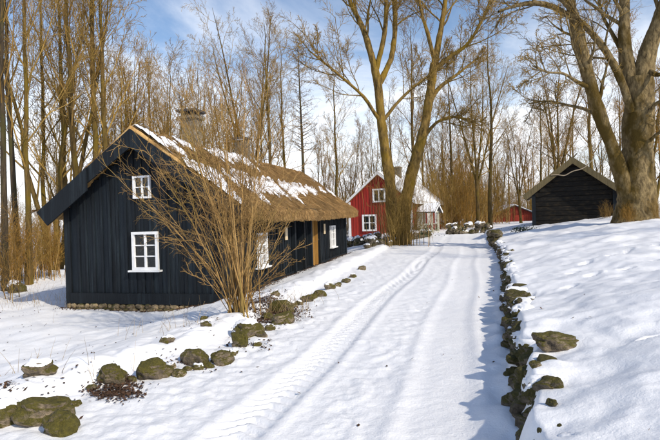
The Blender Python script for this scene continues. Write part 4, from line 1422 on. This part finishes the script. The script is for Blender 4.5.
LV = [dict(k=11, fr=(.30, .99), ang=(22, 55), ratio=.58, npts=9, wander=.09, up=.05, rmin=.03, rfac=.40, shape=.35),
      dict(k=7, fr=(.2, .98), ang=(22, 50), ratio=.52, npts=7, wander=.11, up=.02, rmin=.014, rfac=.6, shape=.4),
      dict(k=7, fr=(.15, 1), ang=(20, 52), ratio=.60, npts=5, wander=.11, up=.0, rmin=.011, rfac=.6, shape=.4),
      dict(k=5, fr=(.2, 1), ang=(20, 52), ratio=.60, npts=4, wander=.12, up=-.01, rmin=.008, rfac=.6, shape=.4)]
YC = 27.0
bx_, by_, bz_ = at(398, 246, YC)
twin = [
    [(398, 254, 0, 26), (394, 225, 0, 15), (390, 180, 0, 12.5), (382, 131, 0, 10.5), (380, 105, 0, 10), (378, 84, 0, 10)],
    [(378, 84, 0, 9.5), (375, 68, 0, 8), (369, 48, 0, 7), (364, 29, .2, 6), (351, 6, .6, 4.5), (340, -30, 1, 3)],
    [(376, 70, 0, 6.5), (382, 48, -.2, 5.5), (386, 29, -.3, 5), (386, 0, -.3, 4), (388, -40, 0, 2.5)],
    [(378, 86, 0, 8), (386, 72, .1, 6.5), (393, 57, .2, 6), (396, 19, .3, 5), (392, -8, .4, 4), (396, -45, .3, 2.5)],
    [(381, 122, 0, 5), (374, 114, -.3, 4.2), (367, 99, -.6, 3.8), (345, 80, -1.2, 3.2), (328, 66, -1.6, 2.5), (308, 50, -2, 1.6)],
    [(384, 120, 0, 4.5), (395, 105, .3, 3.5), (410, 90, .6, 3), (428, 76, 1.0, 2.4), (440, 70, 1.2, 1.6)],
    [(400, 252, .3, 22), (404, 205, .4, 14), (413, 169, .5, 12.5), (424, 133, .6, 11.5), (428, 108, .6, 10), (434, 64, .7, 9)],
    [(434, 66, .7, 8), (441, 29, .8, 6.5), (445, 3, .9, 5), (447, -40, 1, 3)],
    [(434, 70, .7, 6), (452, 55, .3, 4.5), (466, 48, 0, 4), (480, 25, -.3, 3.2), (492, -5, -.6, 2)],
    [(429, 104, .6, 5.5), (438, 88, 1.1, 4.5), (458, 74, 1.5, 3.2), (478, 58, 1.8, 2)],
    [(434, 60, .7, 5), (428, 35, .3, 4), (420, 10, 0, 3), (416, -25, 0, 2)],
    [(424, 137, .6, 5), (436, 122, .0, 3.6), (452, 116, -.6, 2.8), (470, 120, -1, 1.8)],
]
veteran('twin_trunk_tree', twin, YC, (bx_, by_, gz(bx_, by_)), 'big olive-barked bare tree with two trunks in front of the red cottage', M['bark_mid'], M['twig_tan'], 5, LV, (0, 6))
YB = 20.0
bx_, by_, _ = at(635, 213, YB)
huge = [
    [(635, 226, 0, 50), (636, 208, 0, 39), (637, 180, 0, 34), (637, 150, 0, 31), (638, 125, 0, 29), (638, 95, 0, 30), (637, 78, 0, 28)],
    [(633, 92, 0, 17), (627, 70, .1, 14.5), (624, 50, .2, 13), (623, 20, .2, 12), (624, -10, .2, 11), (620, -70, 0, 6)],
    [(639, 88, 0, 22), (646, 55, -.1, 19), (652, 38, -.3, 17), (660, 15, -.5, 16), (674, -20, -.8, 12), (686, -70, -1, 6)],
    [(627, 195, -.1, 18), (617, 160, -.1, 15.5), (602, 122, -.2, 14.5), (591, 92, -.3, 13.5), (584, 62, -.4, 12.5), (576, 30, -.5, 11.5), (568, 2, -.6, 10.5), (558, -50, -.6, 6)],
    [(631, 112, -.2, 9), (621, 80, -.4, 8), (609, 56, -.5, 7.5), (594, 36, -.6, 6.5), (578, 20, -.8, 5), (560, 0, -1, 3.5)],
    [(574, 20, -.5, 7), (563, 13, -.7, 6.5), (548, 5, -.9, 6), (535, 3, -1.0, 5.5), (518, 5, -1.2, 4.2), (498, 12, -1.6, 2.4)],
    [(589, 88, -.3, 5), (576, 82, -.8, 3.6), (562, 72, -1.2, 2.8), (548, 74, -1.4, 2.2), (532, 66, -1.6, 1.4)],
    [(600, 118, -.2, 4.5), (584, 108, .4, 3.4), (568, 106, .9, 2.8), (548, 100, 1.2, 2.2), (528, 104, 1.5, 1.4)],
    [(645, 118, -.3, 5), (655, 103, -.7, 4), (668, 98, -1.2, 3), (684, 84, -1.6, 2)],
    [(646, 145, -.3, 4), (657, 133, -.8, 3.2), (672, 128, -1.2, 2.6), (690, 120, -1.6, 1.8)],
    [(648, 70, -.2, 7), (656, 76, -.8, 5), (668, 72, -1.4, 3.5), (684, 60, -2, 2)],
    [(626, 60, .2, 6), (614, 38, .6, 4.6), (602, 18, .9, 3.6), (596, -10, 1.2, 2.4)],
]
LV2 = [dict(k=8, fr=(.35, .99), ang=(22, 58), ratio=.55, npts=9, wander=.11, up=.02, rmin=.028, rfac=.38, shape=.4),
       dict(k=6, fr=(.2, .98), ang=(22, 52), ratio=.55, npts=7, wander=.13, up=.0, rmin=.013, rfac=.6, shape=.4),
       dict(k=6, fr=(.15, 1), ang=(20, 55), ratio=.58, npts=5, wander=.13, up=-.01, rmin=.010, rfac=.6, shape=.4),
       dict(k=5, fr=(.2, 1), ang=(20, 55), ratio=.58, npts=4, wander=.13, up=-.01, rmin=.007, rfac=.6, shape=.4)]
veteran('huge_tree', huge, YB, (bx_, by_, gz(bx_, by_)), 'huge grey mossy trunk with forking limbs on the bank at the right', M['bark_grey'], M['twig_tan'], 9, LV2, (0,))
# suckers and ivy-brown shoots round the twin trunk tree
sx_, sy_, _ = at(398, 246, 26.2)
shoots = empty('sucker_shoots', (sx_, sy_, gz(sx_, sy_)))
tag(shoots, 'dense tan shoots growing round the foot of the twin trunk tree', 'bush')
for px, Y, h, wh in ((391, 26.2, 4.4, 1), (406, 26.3, 4.0, 1)):
    X = (px - 330) / F * Y
    for nm, me in zip(('stems', 'twigs'), PR['thicket'][wh]):
        o = link(nm, me, shoots, (X - sx_, Y - sy_, gz(X, Y) - gz(sx_, sy_)), (0, 0, rt.uniform(0, 6.28)), (h / 4.2 * .75, h / 4.2 * .75, h / 4.2))

# ------- the big bush before the black cottage
rg = np.random.default_rng(33)
bxx, byy = px_on(238, 319, .05)
byy += .25
stems, rad, lens = [], [], []
n = 11
targets = [(120, 160), (133, 130), (150, 118), (112, 175), (165, 100), (180, 95), (195, 105), (205, 120), (215, 90), (228, 110), (240, 100), (250, 120), (262, 110), (275, 130), (290, 120), (300, 150),
           (310, 165), (180, 140), (200, 150), (150, 170), (140, 200), (160, 215), (225, 150), (245, 160), (265, 170), (285, 190), (300, 210), (305, 240), (175, 240), (195, 200), (215, 190), (235, 190), (255, 200), (270, 215), (185, 270),
           (222, 130), (238, 140), (210, 170), (250, 180), (232, 165), (205, 225), (262, 150), (190, 175), (170, 185), (278, 250), (292, 262)]
for (tx, ty) in targets + [(rg.uniform(150, 275), rg.uniform(62, 135)) for _ in range(18)]:
    dY = rg.uniform(-1.0, 1.1) * (1 if ty < 220 else .6)
    e_ = np.array(at(tx, ty, byy + dY))
    s0 = np.array([bxx + rg.normal(0, .12), byy + rg.normal(0, .11), gz(bxx, byy) - .08])
    t = np.linspace(0, 1, n)[:, None]
    ctrl = s0 + (e_ - s0) * np.array([.38, .38, .55]) + rg.normal(0, .05, 3)
    p = (1 - t) ** 2 * s0 + 2 * t * (1 - t) * ctrl + t ** 2 * e_ + np.cumsum(rg.normal(0, .022, (n, 3)), 0) * t
    stems.append(p); Lq = np.linalg.norm(e_ - s0); lens.append(Lq)
    rad.append((rg.uniform(.005, .015) * (.5 + .16 * Lq)) * (1 - .78 * t[:, 0]))
base = np.array([bxx, byy, gz(bxx, byy)])
P0 = np.array(stems) - base; R0 = np.array(rad); L0 = np.array(lens)
tm, cm = tree_meshes('bush', P0, R0, L0, [
    dict(k=7, fr=(.30, .99), ang=(15, 48), ratio=.26, npts=6, wander=.14, up=.03, rmin=.0048, rfac=.6, shape=.35),
    dict(k=4, fr=(.2, 1), ang=(20, 50), ratio=.5, npts=5, wander=.18, up=.02, rmin=.0032, rfac=.6, shape=.3),
    dict(k=3, fr=(.25, 1), ang=(20, 50), ratio=.5, npts=4, wander=.2, up=.02, rmin=.0026, rfac=.7, shape=.3)], 34, M['twig_olive'], M['twig_olive'], 7)
bush = empty('leafless_bush', tuple(base))
tag(bush, 'large leafless olive-tan bush with fanning stems in front of the black cottage', 'bush')
link('stems', tm, bush); link('twigs', cm, bush)

# ------------------------------------------------------------------ small stuff on the snow
rl = np.random.default_rng(55)


def scatter_quads(name, pts, lo, hi, mat, label, cat, flat=.35, lift=.012):
    n = len(pts); pts = np.array(pts)
    z = ground_z(pts[:, 0].copy(), pts[:, 1].copy()) + lift
    a = rl.uniform(0, 6.28, n); s = rl.uniform(lo, hi, n)
    u = np.stack([np.cos(a), np.sin(a), rl.normal(0, flat, n)], 1) * s[:, None]
    v = np.stack([-np.sin(a), np.cos(a), rl.normal(0, flat, n)], 1) * s[:, None] * .6
    c = np.stack([pts[:, 0], pts[:, 1], z + np.abs(rl.normal(0, .5, n)) * lo], 1)
    V_ = np.concatenate([c - u, c - v, c + u, c + v]); k = np.arange(n)
    o = link(name, make_mesh(name, V_, np.stack([k, k + n, k + 2 * n, k + 3 * n], 1), mat, False))
    return tag(o, label, cat, None, 'stuff')


pts = []
for (px, py, sx, sy, n) in ((114, 391, 13, 4.5, 1000), (130, 382, 7, 3, 120), (276, 311, 12, 5, 3600), (268, 320, 8, 3, 500), (262, 302, 12, 4, 300), (190, 362, 18, 4, 120), (30, 400, 25, 10, 60), (60, 330, 40, 14, 40), (250, 345, 14, 3, 90), (200, 328, 20, 8, 60), (5, 405, 8, 5, 60), (20, 295, 25, 8, 60)):
    for _ in range(n):
        qx, qy = rl.normal(px, sx), rl.normal(py, sy)
        if qy < 235: continue
        pts.append(px_on(qx, qy, .03))
for _ in range(90): pts.append((rl.uniform(-5, 4), rl.uniform(3, 14)))
scatter_quads('leaf_litter', pts, .008, .026, M['leaf'], 'brown dead leaves scattered on the snow by the boulders', 'leaves')
# leaf and needle litter along the cottage foot
pts = []
for _ in range(900):
    q = Hm @ Vector((rl.uniform(-W_ - .2, .1), -abs(rl.normal(.12, .10)), 0)); pts.append((q.x, q.y))
for _ in range(2200):
    q = Hm @ Vector((.1 + abs(rl.normal(.05, .16)), rl.uniform(.0, L_ + .2), 0)); pts.append((q.x, q.y))
scatter_quads('leaf_litter', pts, .01, .035, M['leaf'], 'strip of brown litter along the foot of the black cottage walls', 'leaves')
# dry grass stalks standing out of the snow
gp, gr_ = [], []
for (cx_, cy_, sd, n) in ((*px_on(12, 370, 0), .25, 16), (*px_on(150, 335, -.1), .3, 8), (*px_on(192, 330, 0), .2, 8), (*px_on(640, 405, .8), .35, 5), (*px_on(600, 395, .8), .25, 3), (*px_on(92, 385, 0), .12, 10), (*px_on(284, 312, .05), .25, 60), (*px_on(300, 300, .05), .3, 30), (-7, 14, 1.2, 120), (-8.5, 17, 1.5, 120), (*px_on(185, 318, -.2), .5, 14), (*px_on(20, 300, -.4), .5, 60)):
    for _ in range(n):
        x_, y_ = rl.normal(cx_, sd), rl.normal(cy_, sd)
        h_ = rl.uniform(.12, .42) * (.4 if cx_ > .8 else 1); a = rl.uniform(0, 6.28); ln = rl.uniform(.1, .8) * h_
        z_ = gz(x_, y_) - .02
        t = np.linspace(0, 1, 5)
        gp.append(np.stack([x_ + math.cos(a) * ln * t ** 1.6, y_ + math.sin(a) * ln * t ** 1.6, z_ + h_ * t], 1)); gr_.append(.0032 * (1 - .7 * t))
v, f = tubes([(np.array(gp), np.array(gr_))], 3)
tag(link('dry_grass', make_mesh('dry_grass', v, f, M['grass'])), 'thin dry grass stalks poking out of the snow', 'grass', None, 'stuff')


# small evergreen plants
def leafy(name, px, py, Y, w, h, label, n=420):
    X, Yy, _ = at(px, py, Y)
    root_z = gz(X, Yy)
    c = rl.normal(0, 1, (n, 3)) * np.array([w * .3, w * .3, h * .28]) + np.array([0, 0, h * .5])
    c[:, 2] = np.abs(c[:, 2])
    s = rl.uniform(.03, .065, n)
    d1 = unit(rl.normal(0, 1, (n, 3))) * s[:, None]; d2 = unit(np.cross(d1, rl.normal(0, 1, (n, 3)))) * s[:, None] * .5
    V_ = np.concatenate([c - d1, c - d2, c + d1, c + d2]); k = np.arange(n)
    root = empty(name, (X, Yy, root_z)); tag(root, label, 'bush')
    link('leaves', make_mesh(name, V_, np.stack([k, k + n, k + 2 * n, k + 3 * n], 1), M['ever'], False), root)
    sp = np.zeros((10, 4, 3)); t = np.linspace(0, 1, 4)
    for i in range(10):
        a = i * .63; sp[i, :, 0] = math.cos(a) * w * .3 * t; sp[i, :, 1] = math.sin(a) * w * .3 * t; sp[i, :, 2] = h * .8 * t - .05
    v, f = tubes([(sp, np.full((10, 4), .012))], 4)
    link('stems', make_mesh('stems', v, f, M['bark_dark']), root)


leafy('evergreen_shrub', 424, 240, 33, 1.5, .9, 'dark evergreen shrub in snow at the foot of the red porch', 700)
leafy('evergreen_shrub', 414, 241, 32, .9, .6, 'smaller evergreen shrub left of the one at the red porch', 350)
leafy('evergreen_shrub', 523, 229, 24, 1.1, .25, 'low green plants on the bank left of the plank shed', 320)

# far woods that read as one mass on the horizon
Vs, Fs, off = [], [], 0
lo_t = []
for k_ in range(3):
    rg = np.random.default_rng(900 + k_)
    z = np.linspace(0, 1, 7)
    P0 = np.zeros((1, 7, 3)); P0[0, :, 2] = z * 14 - .5; P0[0, :, :2] = np.cumsum(rg.normal(0, .15, (7, 2)), 0)
    R0 = (.2 * (1 - z) + .02)[None]
    a1 = grow(P0, R0, np.array([14.]), k=14, fr=(.15, .98), ang=(20, 50), ratio=.36, npts=4, wander=.12, up=.1, rmin=.03, rfac=.5, rg=rg)
    a2 = grow(*a1, k=8, fr=(.1, 1), ang=(20, 50), ratio=.5, npts=3, wander=.15, up=.05, rmin=.022, rfac=.6, rg=rg)
    a3 = grow(*a2, k=6, fr=(.1, 1), ang=(20, 55), ratio=.5, npts=3, wander=.15, up=.05, rmin=.016, rfac=.6, rg=rg)
    lo_t.append(merge(tubes([(P0, R0)], 4), tubes([a1[:2]], 3), tubes([a2[:2]], 3), tubes([a3[:2]], 3)))
for i in range(64):
    a = math.radians(-46 + 92 * (i + rl.uniform(-.5, .5)) / 64); D = rl.uniform(95, 150)
    X, Yy = D * math.sin(a), D * math.cos(a)
    v, f = lo_t[i % 3]
    s = rl.uniform(.55, .95); c, sn = math.cos(i * 1.7), math.sin(i * 1.7)
    vv = v * np.array([s, s, s * 1.0]); vv = np.stack([vv[:, 0] * c - vv[:, 1] * sn + X, vv[:, 0] * sn + vv[:, 1] * c + Yy, vv[:, 2] + gz(X, Yy)], 1)
    Vs.append(vv); Fs.append(f + off); off += len(v)
tag(link('distant_wood', make_mesh('distant_wood', np.concatenate(Vs), np.concatenate(Fs), M['twig_brown'])), 'brown leafless wood along the horizon', 'wood', None, 'stuff')
